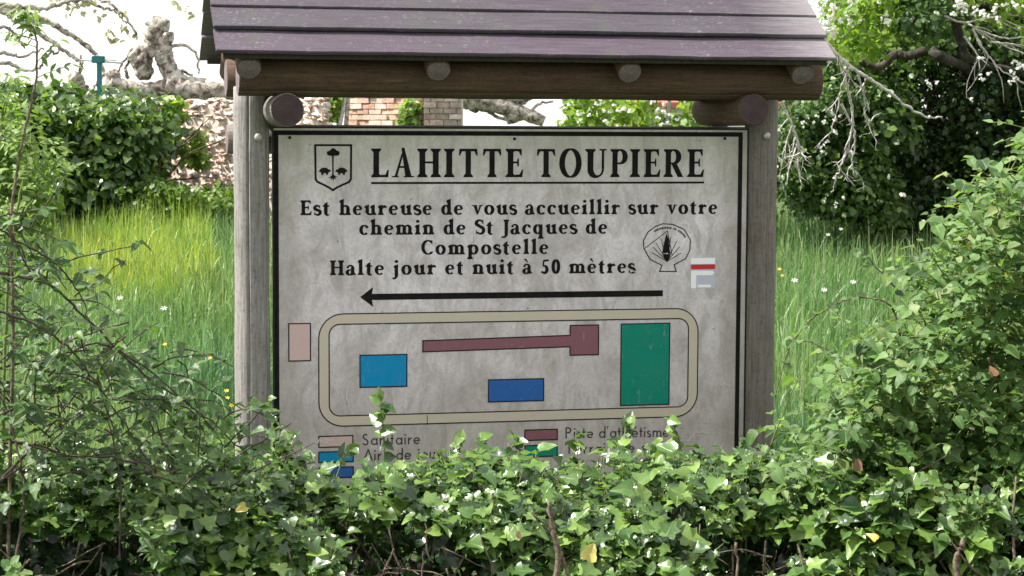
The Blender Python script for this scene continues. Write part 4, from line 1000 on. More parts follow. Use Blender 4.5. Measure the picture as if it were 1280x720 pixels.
tw.build('twigs', m_plane, pt_, kind='stuff')
# long arching bare boughs of a second tree, left of the frame
ab = empty('bare_tree', at(-230, 230, 30.5)[:2]+(.7,), label='leafless tree at the left edge, its long thin boughs arching over the sky', cat='tree')
def T3b(P): return [list(at(p[0], p[1], 30.5)) for p in P]
tb = Tubes(); tb.add(curve_pts(T3b([(-230, 300), (-225, 150), (-200, 20)]), 8), .25, .16, 10, .1); tb.build('trunk', m_plane, ab)
for P, r0, r1 in (([(-205, 60), (-90, -10), (0, 6), (35, 9), (58, 10), (85, 2), (125, -1), (150, 15), (172, 42)], .06, .018), ([(-205, 80), (-90, 0), (15, 15), (45, 22), (75, 35), (100, 52), (118, 66), (126, 80), (136, 100)], .07, .022),
                  ([(-205, 90), (-90, 0), (0, 14), (20, 26), (45, 40), (70, 56), (92, 72), (100, 78), (100, 98)], .06, .02), ([(-205, 110), (-60, 45), (0, 34), (20, 44), (30, 60)], .045, .015),
                  ([(-205, 130), (-60, 70), (0, 66), (28, 70), (55, 60)], .045, .012), ([(-205, 140), (-60, 95), (0, 78), (35, 88), (52, 82), (60, 68), (74, 65)], .04, .015),
                  ([(110, 0), (128, 10), (145, 14), (160, 30)], .03, .012), ([(60, 12), (80, -2), (100, -10)], .02, .01)):
    tb = Tubes(); tb.add(curve_pts(T3b(P), 8, .05), r0, r1, 6, .18); tb.build('bough', m_plane, ab)
L = Leaves()
for (cx, cy) in ((92, 8), (105, 6), (115, 8), (86, 17), (128, 22), (132, 35), (138, 42), (140, 50), (146, 55), (150, 30), (158, 38), (165, 45), (155, 20), (98, 12), (70, -2), (228, 12), (240, 18), (222, 2)):
    for k in range(5): L.add(np.array(list(at(cx+random.uniform(-5, 5), cy+random.uniform(-4, 4), 30.5))), rng.random(3)-.5, rng.random(3)-.5, .07+.05*rng.random())
m_budleaf = leaf_mat('opening_bud_leaf', [(.30, .28, .20), (.4, .38, .28)], vein=0, trans=.3, bump=0)
foliage(ab, 'bud', lib(SMALL, 3, 1), m_budleaf, *L.arrs(), parts=0, stuffname='opening_buds')

# ------------------------------------------------------------------ clumpy masses of small leaves
def poly_in(px, py, poly):
    c = np.zeros(len(px), bool); n_ = len(poly)
    for i in range(n_):
        x1, y1 = poly[i]; x2, y2 = poly[(i+1) % n_]
        cond = ((y1 > py) != (y2 > py)) & (px < (x2-x1)*(py-y1)/(y2-y1+1e-9)+x1); c ^= cond
    return c
def rays(px, py, Y):
    px = np.asarray(px)[:, None]; py = np.asarray(py)[:, None]
    r_ = np.array(FW)[None]*F_PX+np.array(RI)[None]*(px-640)-np.array(UP)[None]*(py-360)
    return np.array(CAM)[None]+r_*(np.asarray(Y)/r_[:, 1])[:, None]
def mass(root, poly, Y0, Y1, nclump, per, crad, size, LB, mat, edge=0.0, gap=.0, shell=.75, up=.6, stuffname='foliage', parts=0, flat=.8):
    """clumps of leaves filling a volume Y0..Y1 deep whose outline is a real crown outline"""
    P_ = np.array(poly, float); x0, y0 = P_.min(0); x1, y1 = P_.max(0); cx, cy = [], []
    while len(cx) < nclump:
        a = x0+rng.random(4000)*(x1-x0); b = y0+rng.random(4000)*(y1-y0); k = poly_in(a, b, poly)
        if gap:
            nn = np.array([noise.noise(Vector((p*.021, q_*.021, 5))) for p, q_ in zip(a, b)]); k &= nn > gap-.5
        cx += list(a[k]); cy += list(b[k])
    cx = np.array(cx[:nclump]); cy = np.array(cy[:nclump]); Yc = Y0+(Y1-Y0)*rng.random(nclump)**1.5
    C = rays(cx, cy, Yc); rad = crad*(.6+.8*rng.random(nclump))
    dd = norm(rng.normal(size=(nclump, per, 3))); rr_ = (shell+(1-shell)*rng.random((nclump, per, 1)))*rad[:, None, None]
    off = dd*rr_; off[:, :, 2] *= flat
    P = (C[:, None]+off).reshape(-1, 3); Nn = (dd*.8+np.array([0, -.15, up])+rng.normal(size=dd.shape)*.45).reshape(-1, 3)
    T_ = (dd*.6+rng.normal(size=dd.shape)*.6+np.array([0, 0, -.35])).reshape(-1, 3); S = size*(.55+.9*rng.random(len(P)))
    k = P[:, 2] > gzv(P[:, 0], P[:, 1])-.02
    foliage(root, 'leaf', LB, mat, P[k], Nn[k], T_[k], S[k], parts=parts, stuffname=stuffname)
LS = lib(SMALL, 5, 3); LO = lib(OVAL, 5, 4)
LI5 = lib(IVY_O, 5, 5)
# ivy over the stone wall
iv = empty('ivy', at(110, 240, 26)[:2]+(.6,), label='dense dark ivy mass covering the stone wall at the left', cat='ivy')
poly = [(-60, 100), (15, 108), (50, 122), (90, 120), (125, 126), (160, 130), (196, 136), (212, 155), (204, 185), (190, 215), (180, 260), (-60, 270)]
mass(iv, poly, 24.6, 26.8, 460, 40, .28, .092, LI5, m_farivy, shell=.35)
mass(iv, [(60, 135), (185, 150), (175, 200), (165, 250), (70, 250)], 24.2, 25, 150, 36, .22, .085, LI5, m_farivy, shell=.3)
tb = Tubes()
for k in range(60):
    a = -40+rng.random()*260; tb.add(sprig(at(a, 245, 25.5), (rng.random()-.5, 0, 1), 1.3, 7, 0, .35), .02, .006)
tb.build('stems', m_twigd, iv, kind='stuff')
iv2 = empty('ivy', at(250, 240, 26.6)[:2]+(.6,), label='small light green ivy spray climbing the bare rubble stones near the post', cat='ivy')
mass(iv2, [(226, 172), (250, 165), (248, 190), (258, 205), (240, 205), (218, 190)], 26.0, 26.4, 16, 20, .10, .08, LI5, m_farlt, shell=.4)
mass(iv2, [(212, 125), (235, 128), (228, 146), (208, 145)], 26.0, 26.4, 9, 22, .12, .08, LI5, m_farlt, shell=.4)
iv3 = empty('ivy', at(515, 240, 26.5)[:2]+(.6,), label='ivy tuft growing on the orange brick wall in the gap above the panel', cat='ivy')
mass(iv3, [(515, 125), (522, 140), (526, 165), (500, 165), (508, 140)], 26.4, 26.75, 26, 22, .10, .075, LI5, m_farlt, shell=.4)
m_elder = leaf_mat('elder_leaf', [(.05, .11, .025), (.09, .17, .03), (.14, .22, .04), (.05, .10, .025)], rough=.5, trans=.4, vein=.1, world_var=.5, bump=0)
# elder bush at the far left
eb = empty('bush', at(20, 240, 23)[:2]+(.5,), label='pale yellow-green bush at the left edge in front of the ivy', cat='bush')
mass(eb, [(-90, 145), (-20, 135), (20, 140), (38, 165), (50, 200), (58, 235), (50, 290), (-90, 290)], 20.5, 22.5, 120, 38, .26, .068, LO, m_elder, shell=.4)
# weeds between ivy and grass
wd = empty('weeds', at(200, 250, 25)[:2]+(.5,), label='light green weeds along the foot of the rubble wall', cat='weeds')
mass(wd, [(150, 240), (200, 228), (240, 238), (300, 232), (300, 262), (150, 264)], 24, 25.4, 110, 26, .12, .05, LO, m_elder, shell=.3, up=.3)
# things seen in the gap: climbing shrub and slats
gs = empty('shrub', at(790, 230, 24)[:2]+(.6,), label='leafy green shrub with pale flowers behind the gap above the panel', cat='shrub')
mass(gs, [(700, 60), (880, 50), (900, 190), (880, 270), (700, 270), (690, 200), (712, 150)], 22.5, 24.5, 150, 22, .2, .085, LO, m_farlt, shell=.3, gap=.42)
tb = Tubes()
for P in ([(735, 280), (728, 150), (718, 110)], [(800, 280), (790, 150), (780, 100)], [(806, 280), (808, 130), (812, 60)], [(830, 280), (836, 150), (830, 80)], [(866, 280), (862, 150), (850, 90)], [(845, 280), (820, 160), (800, 120)]): tb.add(curve_pts(rays([p[0] for p in P], [p[1] for p in P], [23.5]*3), 6, .06), .035, .02, 6)
tb.build('stem', m_twigp, gs, kind='stuff')
lad = empty('leaning_poles', at(400, 240, 26)[:2]+(.55,), label='pale weathered poles leaning on the wall left of the orange bricks', cat='poles')
for k, P in enumerate((((387, 260), (390, 100)), ((404, 260), (403, 95)), ((412, 262), (432, 100)), ((426, 262), (436, 110)), ((381, 262), (384, 108)))):
    tb = Tubes(); tb.add(curve_pts(rays([P[0][0], P[1][0]], [P[0][1], P[1][1]], [26.2, 26.75]), 5, .03), .035, .03, 8, .08); tb.build('pole', m_twigp if k % 2 == 0 else m_plane, lad)
iv4 = empty('ivy', at(408, 240, 26.5)[:2]+(.6,), label='ivy tuft between the pale leaning poles', cat='ivy')
mass(iv4, [(404, 118), (424, 118), (418, 165), (406, 165)], 26.5, 26.85, 22, 20, .10, .075, LI5, m_farlt, shell=.4)

# ------------------------------------------------------------------ trees and hedge at the right
hd = empty('evergreen_hedge', at(1180, 280, 23)[:2]+(.55,), label='tall dark evergreen hedge at the right behind the meadow', cat='hedge')
LH = lib(OVAL, 5, 8)
mass(hd, [(985, 110), (1010, 60), (1060, 20), (1120, -30), (1480, -60), (1480, 330), (1150, 330), (1120, 285), (1080, 255), (985, 252)], 22.6, 25.5, 1100, 40, .30, .066, LH, m_fardk, shell=.5, gap=.34)
mass(hd, [(1020, 60), (1130, 10), (1480, -60), (1480, 330), (1130, 290), (1090, 250), (1020, 250)], 25, 26.6, 380, 34, .42, .13, LH, m_fardk, shell=.4)
mass(hd, [(972, 150), (1040, 110), (1075, 150), (1110, 230), (1130, 280), (1060, 255), (972, 252)], 21.8, 23.2, 260, 40, .22, .060, LH, m_hedge, shell=.5)  # lighter leaf green put in where the hedge is lit
mass(hd, [(1030, -30), (1300, -30), (1300, 60), (1120, 90), (1050, 80), (1025, 40)], 21.8, 23.5, 150, 36, .26, .062, LH, m_hedge, shell=.4, gap=.42)
mass(hd, [(1040, 130), (1120, 100), (1150, 160), (1080, 200)], 21.8, 22.6, 60, 30, .2, .08, LH, m_hedge, shell=.5)
tb = Tubes()
for k in range(70):
    a = 1000+rng.random()*300; tb.add(sprig(at(a, 275, 24), (rng.random()-.5, 0, 1.2), 2.0, 8, 0, .3), .03, .008)
tb.build('stems', m_trunk, hd, kind='stuff')
ap = empty('apple_tree', at(1215, 320, 20.5)[:2]+(.5,), label='blossoming apple tree with dark crooked limbs at the upper right', cat='tree')
def lim(P, r0, r1, name, Yd, mat=m_trunk, k=10):
    tb = Tubes(); tb.add(curve_pts(rays([p[0] for p in P], [p[1] for p in P], [Yd+(p[2] if len(p) > 2 else 0) for p in P]), 8, .02), r0, r1, k, .14); return tb.build(name, mat, ap)
lim([(1245, 340), (1240, 220), (1225, 130), (1200, 60), (1195, -30)], .13, .09, 'trunk', 24.6)
lim([(1225, 110, 2.6), (1205, 84, 1.0), (1180, 74), (1160, 64), (1135, 70), (1118, 68), (1100, 84), (1075, 76), (1050, 72), (1030, 62)], .06, .035, 'limb', 21.4)
lim([(1215, 90, 1.9), (1150, 26), (1135, 40), (1095, 50), (1075, 46)], .05, .03, 'limb', 21.0)
lim([(1103, 40), (1100, 20), (1095, -10)], .035, .03, 'limb', 20.3)
lim([(1192, 20), (1202, 55), (1210, 72), (1245, 84), (1300, 90)], .05, .02, 'limb', 19.8)
lim([(1190, 0), (1230, 8), (1262, 20), (1300, 30)], .05, .035, 'limb', 19.9)
tb = Tubes()
def twigs(P, Yd, r0=.012, r1=.005, side=3, sl=.18):
    pts = curve_pts(rays([p[0] for p in P], [p[1] for p in P], [Yd]*len(P)), 7, .02); tb.add(pts, r0, r1, 5, .2)
    for k in range(side):
        i = rng.integers(2, len(pts)-1); tb.add(sprig(pts[i], norm(pts[i]-pts[i-1])+np.array([(rng.random()-.5)*1.6, 0, -.2]), sl*(.6+rng.random()), 4, .0, .3), r1*1.2, r1*.5, 4)
SP = [([(1216, 35), (1225, 55), (1240, 75), (1255, 90), (1290, 110)], 3), ([(1238, 52), (1262, 55), (1300, 60)], 3), ([(1210, 30), (1230, 40), (1260, 48), (1290, 44)], 3), ([(1180, 20), (1205, 28), (1240, 22), (1280, 34)], 3), ([(1205, 45), (1222, 70), (1216, 84)], 2)]
for P, s_ in SP: twigs(P, 19.6, .013, .005, s_*2, .3)
tb.build('bare_twigs', m_twigp, ap, kind='stuff')
mass(ap, [(1035, -20), (1120, -20), (1128, 20), (1110, 50), (1080, 72), (1045, 60), (1040, 20)], 19.4, 20.9, 46, 30, .16, .062, LO, m_farlt, shell=.4)
mass(ap, [(1110, -20), (1190, -20), (1185, 45), (1130, 50)], 19.6, 20.6, 30, 32, .18, .06, LO, m_hedge, shell=.4)
mass(ap, [(1190, -20), (1300, -20), (1300, 50), (1230, 20)], 19.6, 20.6, 34, 26, .16, .06, LO, m_farlt, shell=.4)
L = Leaves()
for (x0, y0, x1, y1, n_) in ((1005, -5, 1045, 75, 70), (1190, -5, 1280, 25, 30), (1040, 0, 1120, 30, 14), (1000, 140, 1050, 185, 9), (1262, 75, 1280, 100, 8), (1200, 70, 1240, 130, 4), (1040, 190, 1120, 260, 4), (1120, 100, 1200, 260, 3), (700, 120, 870, 156, 30), (985, 150, 1060, 250, 3)):
    for k in range(n_):
        c = rays([x0+rng.random()*(x1-x0)], [y0+rng.random()*(y1-y0)], [21.6 if x0 < 1060 and y0 > 100 else (22.4 if x0 < 900 else 19.4)])[0]
        for j in range(5):
            a = j*2*PI/5+rng.random(); d = np.array([math.cos(a), -.4, math.sin(a)]); c = c+(rng.random(3)-.5)*.03; L.add(c, np.array([0, -1, .5])+d*.4, d, .013+.018*rng.random())
foliage(ap, 'petal', lib(ROUND, 3, 9), m_petal, *L.arrs(), parts=0, stuffname='blossoms')
# dead grey branch hanging in front of the hedge
db = empty('dead_branches', at(1200, 300, 13)[:2]+(1.2,), label='pale dead branches hanging down beside the right end of the roof', cat='branches')
db.location = at(1035, 55, 13.5)
def dead(P, r0, r1, side, sl, Yd=13.5):
    pts = curve_pts(rays([p[0] for p in P], [p[1] for p in P], [Yd+.1*i for i in range(len(P))]), 7, .02); t_ = Tubes(); t_.add(pts, r0, r1, 6, .2)
    for k in range(side):
        i = rng.integers(3, len(pts)-1); s_ = sprig(pts[i], norm(pts[i]-pts[i-1])*.6+np.array([(rng.random()-.5)*1.4, 0, -.5]), sl*(.5+rng.random()), 5, .05, .35); t_.add(s_, r1*1.3, r1*.45, 4)
        for q_ in range(3): t_.add(sprig(s_[2+q_ % 3], (rng.random()-.5, rng.random()-.5, -.3), .07, 3, 0, .4), r1*.6, r1*.3, 3)
    o = t_.build('branch', m_twigp, db)
_dead = dead
def dead(P, r0, r1, side, sl): _dead(P, r0*.85, r1*.7, max(2, int(side*.6)), sl)
dead([(985, -60), (1010, 20), (1040, 62), (1062, 82), (1085, 98), (1110, 115), (1135, 134), (1160, 146), (1176, 145)], .022, .008, 5, .14)
dead([(1048, 70), (1054, 90), (1062, 120), (1066, 150), (1058, 185), (1048, 215), (1040, 240)], .014, .006, 10, .2)
dead([(1062, 84), (1052, 110), (1046, 140), (1036, 172)], .010, .005, 7, .16)
dead([(1072, 90), (1080, 120), (1084, 152), (1100, 140)], .009, .004, 5, .12)
dead([(1052, 130), (1068, 165), (1066, 200), (1068, 218)], .009, .004, 6, .14)
dead([(960, 60), (975, 120), (985, 145), (995, 175), (1000, 215)], .016, .007, 9, .2)
dead([(978, 130), (992, 160), (1000, 190), (1004, 200)], .010, .005, 7, .14); dead([(990, 158), (980, 190), (972, 225)], .009, .004, 6, .14)

# ------------------------------------------------------------------ the ivy hedge in front of the sign
top_px = [(-200, 560), (0, 600), (120, 600), (220, 598), (290, 600), (330, 590), (400, 612), (480, 608), (540, 602), (600, 584), (660, 588), (700, 592), (760, 583), (850, 583), (905, 610), (960, 610), (1010, 598), (1100, 560), (1280, 550), (1480, 550)]
def htop(x, y=6.95):
    px = 640+F_PX*x/y*.998; UPS = -9+9*noise.noise(Vector((x*5, 3, 3)))
    for (a, b), (c, d) in zip(top_px, top_px[1:]):
        if a <= px <= c: pyy = b+(d-b)*(px-a)/(c-a); break
    else: pyy = 560
    return at(640, pyy+UPS, y).z
def hedge_pt(x, phi, inset=0.0):
    h = htop(x)+.03*noise.noise(Vector((x*4, phi*2, 1))); a = .62; cc, ss = math.cos(phi), math.sin(phi)
    y = 6.95-a*math.copysign(abs(cc)**.7, cc); z = h*abs(ss)**.75
    lump = .10*noise.noise(Vector((x*2.3, y*2, z*3)))+.05*noise.noise(Vector((x*6, y*5, z*6)))
    n_ = Vector((.4*noise.noise(Vector((x*3, z*3, 9))), -cc/a*.6, ss/h)).normalized()
    return Vector((x, y, z))+n_*(lump-inset), n_
hg = empty('ivy_hedge', (0, 6.95, 0), label='glossy ivy covered hedge running along the whole foreground', cat='hedge')
L = Leaves(); prio = []; tb = Tubes(); LD = Leaves()
for k in range(6200):
    x = rng.uniform(-2.35, 2.35); phi = math.radians(rng.choice([rng.uniform(8, 95), rng.uniform(80, 150)], p=[.74, .26])); 
    base, n_ = hedge_pt(x, phi, .09)
    pz = base.z/htop(x)
    dens = noise.noise(Vector((x*2.6, base.z*4.5, 2)))
    if pz < .86 and dens < -.16+.34*(.88-pz)+(.10 if x < -.75 else 0): continue
    dirn = np.array(n_)+np.array([rng.uniform(-.8, .8), rng.uniform(-.3, .3), rng.uniform(-.1, .9)])
    s_ = sprig(base, dirn, rng.uniform(.06, .17), 5, .06, .25); tb.add(s_, .0022, .0013, 3)
    up = np.array([0, -.35, .9])+np.array(n_)*.7
    nl = rng.integers(3, 6)
    L.along(s_, nl, (.024+.046*rng.random()**1.4), up=up, upw=1, outw=.5, spread=.8, jit=.75, petiole=.012)
for k in range(5200):       # shaded leaves deeper in, with the shade also in their darker colour
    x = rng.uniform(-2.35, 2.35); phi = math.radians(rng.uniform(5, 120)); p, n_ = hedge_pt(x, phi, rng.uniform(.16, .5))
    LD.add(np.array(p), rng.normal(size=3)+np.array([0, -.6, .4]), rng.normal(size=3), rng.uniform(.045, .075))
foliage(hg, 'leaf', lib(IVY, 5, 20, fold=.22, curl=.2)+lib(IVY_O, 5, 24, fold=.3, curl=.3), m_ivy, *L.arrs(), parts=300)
foliage(hg, 'shaded_leaf', lib(IVY, 5, 21), m_ivydark, *LD.arrs(), parts=0, stuffname='inner_leaves')
tb.build('leaf_stalks', m_greenstem, hg, kind='stuff')
# woody stems inside and runners over the face
tb = Tubes(); tb2 = Tubes()
for k in range(260):
    x = rng.uniform(-2.35, 2.35); y = rng.uniform(6.5, 7.4); tb.add(sprig((x, y, 0), (rng.uniform(-.5, .5), rng.uniform(-.2, .1), 1), htop(x)*rng.uniform(.7, .98), 8, 0, .28), rng.uniform(.005, .014), .003, 5, .15)
for k in range(260):
    x = rng.uniform(-2.35, 2.35); p, n_ = hedge_pt(x, math.radians(rng.uniform(10, 55)), rng.uniform(.03, .16)); tb2.add(sprig(p, (rng.uniform(-1, 1), rng.uniform(-.2, .1), rng.uniform(-.8, .3)), rng.uniform(.10, .34), 8, .03, .35), rng.uniform(.002, .0045), .0012, 4, .1)
tb.build('woody_stems', m_twig, hg, kind='stuff'); tb2.build('runners', m_twig, hg, kind='stuff')
# thick old stems that show on the face
for P, r_ in (([(690, 760), (698, 700), (690, 660), (686, 628)], .012), ([(1198, 760), (1196, 700), (1204, 680), (1202, 655)], .013), ([(720, 760), (704, 700), (690, 665), (665, 640)], .006), ([(918, 760), (922, 710), (918, 680)], .006)):
    t_ = Tubes(); t_.add(curve_pts(rays([p[0] for p in P], [p[1] for p in P], [6.36]*len(P)), 6, .01), r_, r_*.6, 7, .2); t_.build('old_stem', m_twig, hg)
# single leafy shoots rising in front of the panel
for P, nl, sz in (([(478, 600), (480, 560), (478, 520), (474, 498)], 12, .055), ([(640, 590), (650, 565), (640, 545)], 7, .045), ([(690, 600), (716, 570), (722, 540)], 7, .045), ([(760, 600), (785, 570), (782, 535), (790, 522)], 10, .045),
                  ([(830, 590), (850, 570), (845, 540), (838, 525)], 9, .05), ([(345, 600), (346, 560), (340, 525), (335, 496)], 7, .03), ([(352, 600), (358, 565), (366, 545)], 5, .034), ([(420, 600), (428, 575), (440, 560)], 6, .045), ([(540, 610), (560, 570), (576, 545)], 8, .045),
                  ([(925, 600), (930, 565), (926, 548)], 6, .04), ([(595, 600), (604, 570), (600, 548)], 7, .045), ([(940, 610), (962, 560), (985, 500), (1010, 455)], 4, .03)):
    pts = curve_pts(rays([p[0] for p in P], [p[1] for p in P], [7.25]*len(P)), 5, .01); L2 = Leaves(); L2.along(pts[3:], nl, sz, up=np.array([0, -.5, .7]), outw=.5, spread=.8, jit=.7)
    rt = empty('ivy_shoot', tuple(pts[0]), label=None); rt.parent = None
    t_ = Tubes(); t_.add(pts, .003, .0016, 5); t_.build('stem', m_greenstem, rt); foliage(rt, 'leaf', lib(IVY_O, 4, 23), m_ivy, *L2.arrs(), parts=40)
    SHOOTS = globals().setdefault('SHOOTS', []); SHOOTS.append((P[-1][0], rt))
lab = {474: 'tallest ivy shoot, rising over the lower left bend of the loop road', 640: 'small ivy shoot in front of the panel below the deep blue block', 722: 'ivy shoot in front of the mauve legend swatch', 790: 'ivy shoot over the right legend wording with several pale leaves',
       838: 'ivy shoot below the green block near its right corner', 335: 'thin wilted ivy shoot against the foot of the pale post', 366: 'short shoot at the left border line of the panel', 440: 'ivy shoot overlapping the left legend swatches', 576: 'ivy shoot right of the left legend wording',
       926: 'short shoot at the right border line of the panel', 600: 'ivy shoot between the two legend columns', 1010: 'long thin stem leaning across the brownish post'}
for x, rt in SHOOTS: tag(rt, lab[x], 'ivy shoot', group='ivy shoots rising in front of the panel')
# yellowed and dead leaves caught in the hedge
for (x, y, Yd, mat, sz, labl, nm) in ((733, 700, 6.25, m_yellow, .075, 'large yellowed leaf at the bottom of the hedge', 'yellow_leaf'), (1070, 588, 6.45, m_dead, .065, 'curled brown dead leaf caught on the ivy hedge', 'dead_leaf'), (307, 633, 6.3, m_yellow, .06, 'yellowing ivy leaf low in the shaded left of the hedge', 'yellow_leaf'),
                                 (1242, 470, 6.5, m_dead, .06, 'brown dead leaf hanging in the round-leaved bush', 'dead_leaf'), (1095, 675, 6.3, m_yellow, .05, 'small yellow leaf right of the hedge middle', 'yellow_leaf'), (645, 668, 6.3, m_dead, .04, 'small brown leaf in the dark middle of the hedge', 'dead_leaf'), (1208, 306, 6.9, m_yellow, .04, 'small orange-yellow leaf high in the round-leaved bush', 'yellow_leaf')):
    p = at(x, y, Yd); V, T = var_leaf(IVY_O, int(x), fold=.5, curl=.5)
    Mx = Matrix([list(r_) for r_ in frames(np.array([[.3, -1, .4]]), np.array([[rng.uniform(-1, 1), 0, rng.uniform(-.5, 1)]]))[0]]).to_4x4(); Mx = Matrix.Translation(p) @ Mx @ Matrix.Scale(sz*(.62 if mat is m_dead or sz < .07 else .8), 4)
    o = link(nm, mesh_np(nm, V, T, True, {'rnd': np.zeros(len(V))}, V[:, :2]), None, mat); o.matrix_basis = Mx; tag(o, labl, 'leaf', group='faded leaves caught in the hedge')

# ------------------------------------------------------------------ round-leaved bush on the right
bs = empty('round_leaved_bush', at(1160, 600, 7.2)[:2]+(0,), label='large pale green round-leaved bush spreading in from the right edge', cat='bush')
bp = [(1310, 165), (1270, 210), (1230, 255), (1195, 305), (1160, 355), (1130, 405), (1095, 440), (1060, 490), (1025, 530), (995, 570), (985, 610), (1030, 640), (1500, 660), (1500, 190)]
L = Leaves(); tb = Tubes(); LD = Leaves()
cand = 0; P_ = np.array(bp)
while cand < 1900:
    a = rng.uniform(950, 1500); b = rng.uniform(150, 650)
    if not poly_in(np.array([a]), np.array([b]), bp)[0]: continue
    if a > 1330 and rng.random() < .5: continue
    nn = noise.noise(Vector((a*.016, b*.019, 4)))+.4*noise.noise(Vector((a*.04, b*.04, 8)))
    dp = rng.random()**1.4
    if nn < -.02 and dp < .75: continue
    cand += 1
    base = np.array(list(at(a, b, 6.65+dp*1.1+.12*nn)))
    d = np.array([rng.uniform(-1, .3), rng.uniform(-.9, .1), rng.uniform(-.1, .75)])
    s_ = sprig(base, d, rng.uniform(.10, .24), 5, .10, .2); tb.add(s_, .0028, .0013, 3)
    L.along(s_, int(rng.integers(4, 8)), rng.uniform(.028, .050), up=np.array([0, -.28, 1.0]), outw=.55, spread=.85, jit=.45, petiole=.006)
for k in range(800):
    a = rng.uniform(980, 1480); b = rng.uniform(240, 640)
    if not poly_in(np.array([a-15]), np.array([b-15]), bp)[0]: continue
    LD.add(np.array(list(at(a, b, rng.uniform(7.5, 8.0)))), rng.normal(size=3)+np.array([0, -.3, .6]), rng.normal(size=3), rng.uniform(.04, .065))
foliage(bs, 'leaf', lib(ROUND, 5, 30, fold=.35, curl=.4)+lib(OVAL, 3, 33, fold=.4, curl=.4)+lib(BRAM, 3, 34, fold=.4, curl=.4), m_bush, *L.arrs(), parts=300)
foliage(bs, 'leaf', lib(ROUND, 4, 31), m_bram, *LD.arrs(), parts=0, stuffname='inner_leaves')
tb.build('leaf_stalks', m_greenstem, bs, kind='stuff')
tb = Tubes()
for k in range(70):
    a = rng.uniform(1020, 1450); t_ = rng.uniform(-260, 60); b_ = np.array(list(at(a+60, 700, 7.5))); b_[2] = 0
    e2 = (a+t_*.5, max(230, 640-abs(t_)*1.5-rng.uniform(0, 200)))
    if not poly_in(np.array([e2[0]+8]), np.array([e2[1]+8]), bp)[0]: continue
    tb.add(curve_pts([b_, .5*(b_+np.array(list(at(e2[0]+50, e2[1]+40, 7.3))))+np.array([.03, 0, .08]), np.array(list(at(e2[0], e2[1], 7.1)))], 8, .02), rng.uniform(.005, .010), .003, 5, .1)
tb.build('woody_stems', m_twig, bs, kind='stuff')
# arching tip out over the grass
ar = Tubes(); pts = curve_pts(rays([1130, 1115, 1090, 1060, 1030, 1008, 988, 975, 966], [440, 385, 373, 374, 388, 405, 432, 470, 520], [7.2]*9), 5, .005); ar.add(pts, .004, .0016, 5)
L = Leaves(); L.along(pts, 20, .036, up=np.array([0, -.2, 1]), jit=.4)
pts2 = curve_pts(rays([1130, 1105, 1085, 1070], [370, 345, 322, 312], [7.3]*4), 5, .01); ar.add(pts2, .003, .0015, 4); L.along(pts2, 9, .036, up=np.array([0, -.2, 1]), jit=.4)
pts2 = curve_pts(rays([1060, 1050, 1040, 1000, 985], [520, 470, 440, 425, 428], [7.3]*5), 5, .01); ar.add(pts2, .003, .0015, 4); L.along(pts2, 9, .034, up=np.array([0, -.2, 1]), jit=.4)
ar.build('arching_stem', m_twig, bs); foliage(bs, 'leaf', lib(ROUND, 4, 32), m_bush, *L.arrs(), parts=0, stuffname='tip_leaves')

# ------------------------------------------------------------------ brambles on the left
br = empty('bramble', at(120, 640, 6.9)[:2]+(0,), label='tangle of dark arching bramble stems at the left edge', cat='bramble')
L = Leaves()
def tri(pt, d, sz, Lx):
    d = norm(d); s_ = norm(np.cross(d, [0, .3, 1.])); n_ = np.array([rng.uniform(-.5, .5), -.35+rng.uniform(-.4, .4), .9])
    stalk = sz*.5; Lx.add(pt+d*stalk, n_, d, sz*1.1); Lx.add(pt+d*stalk*.7, n_+rng.normal(size=3)*.2, norm(d*.3+s_), sz*.85); Lx.add(pt+d*stalk*.7, n_+rng.normal(size=3)*.2, norm(d*.3-s_), sz*.85)
canes = [([(-60, 300), (0, 340), (60, 355), (110, 400), (180, 468), (250, 515), (300, 560)], .006), ([(-60, 480), (0, 460), (60, 452), (130, 470), (190, 500), (250, 560), (300, 600)], .005), ([(-60, 500), (0, 495), (50, 490), (120, 472), (190, 475)], .004),
         ([(-60, 545), (0, 553), (60, 560), (110, 590), (150, 640)], .005), ([(-60, 420), (10, 500), (60, 545), (100, 600)], .005), ([(60, 470), (110, 430), (160, 445), (230, 500), (272, 545), (285, 600)], .004),
         ([(0, 600), (40, 560), (90, 500), (130, 440), (160, 415)], .004), ([(80, 720), (84, 640), (80, 560), (70, 480), (78, 420)], .005), ([(150, 700), (150, 600), (135, 520), (140, 440)], .004), ([(-40, 380), (30, 400), (90, 440), (150, 520), (200, 600)], .005),
         ([(100, 640), (140, 560), (200, 510), (260, 500), (300, 520)], .004), ([(-30, 620), (40, 580), (120, 570), (210, 590), (280, 640)], .005), ([(200, 700), (215, 620), (200, 540), (160, 480)], .004), ([(240, 700), (250, 640), (262, 590), (300, 550), (330, 545)], .004), ([(-40, 260), (20, 300), (70, 330), (100, 370), (115, 420)], .004),
         ([(20, 700), (30, 610), (10, 520), (-20, 440)], .005)]
for ci_, (P, r_) in enumerate(canes):
    Yd = 6.2+.9*rng.random(); pts = curve_pts(rays([p[0] for p in P], [p[1] for p in P], [Yd+.06*i for i in range(len(P))]), 8, .012)
    t_ = Tubes(); t_.add(pts, r_, r_*.45, 6, .08); t_.build('cane', m_twigp if ci_ == 2 else m_twigd, br)
    for k in range(4, len(pts)-1, 3):
        d = pts[k]-pts[k-1]; d = norm(d)*.3+norm(np.cross(norm(d), [0, 1, 0]))*(1 if k % 2 else -1)+rng.normal(size=3)*.3; s_ = sprig(pts[k], d, rng.uniform(.02, .09), 3, .02, .2)
        tri(s_[-1], d, rng.uniform(.034, .058), L)
tb = Tubes()
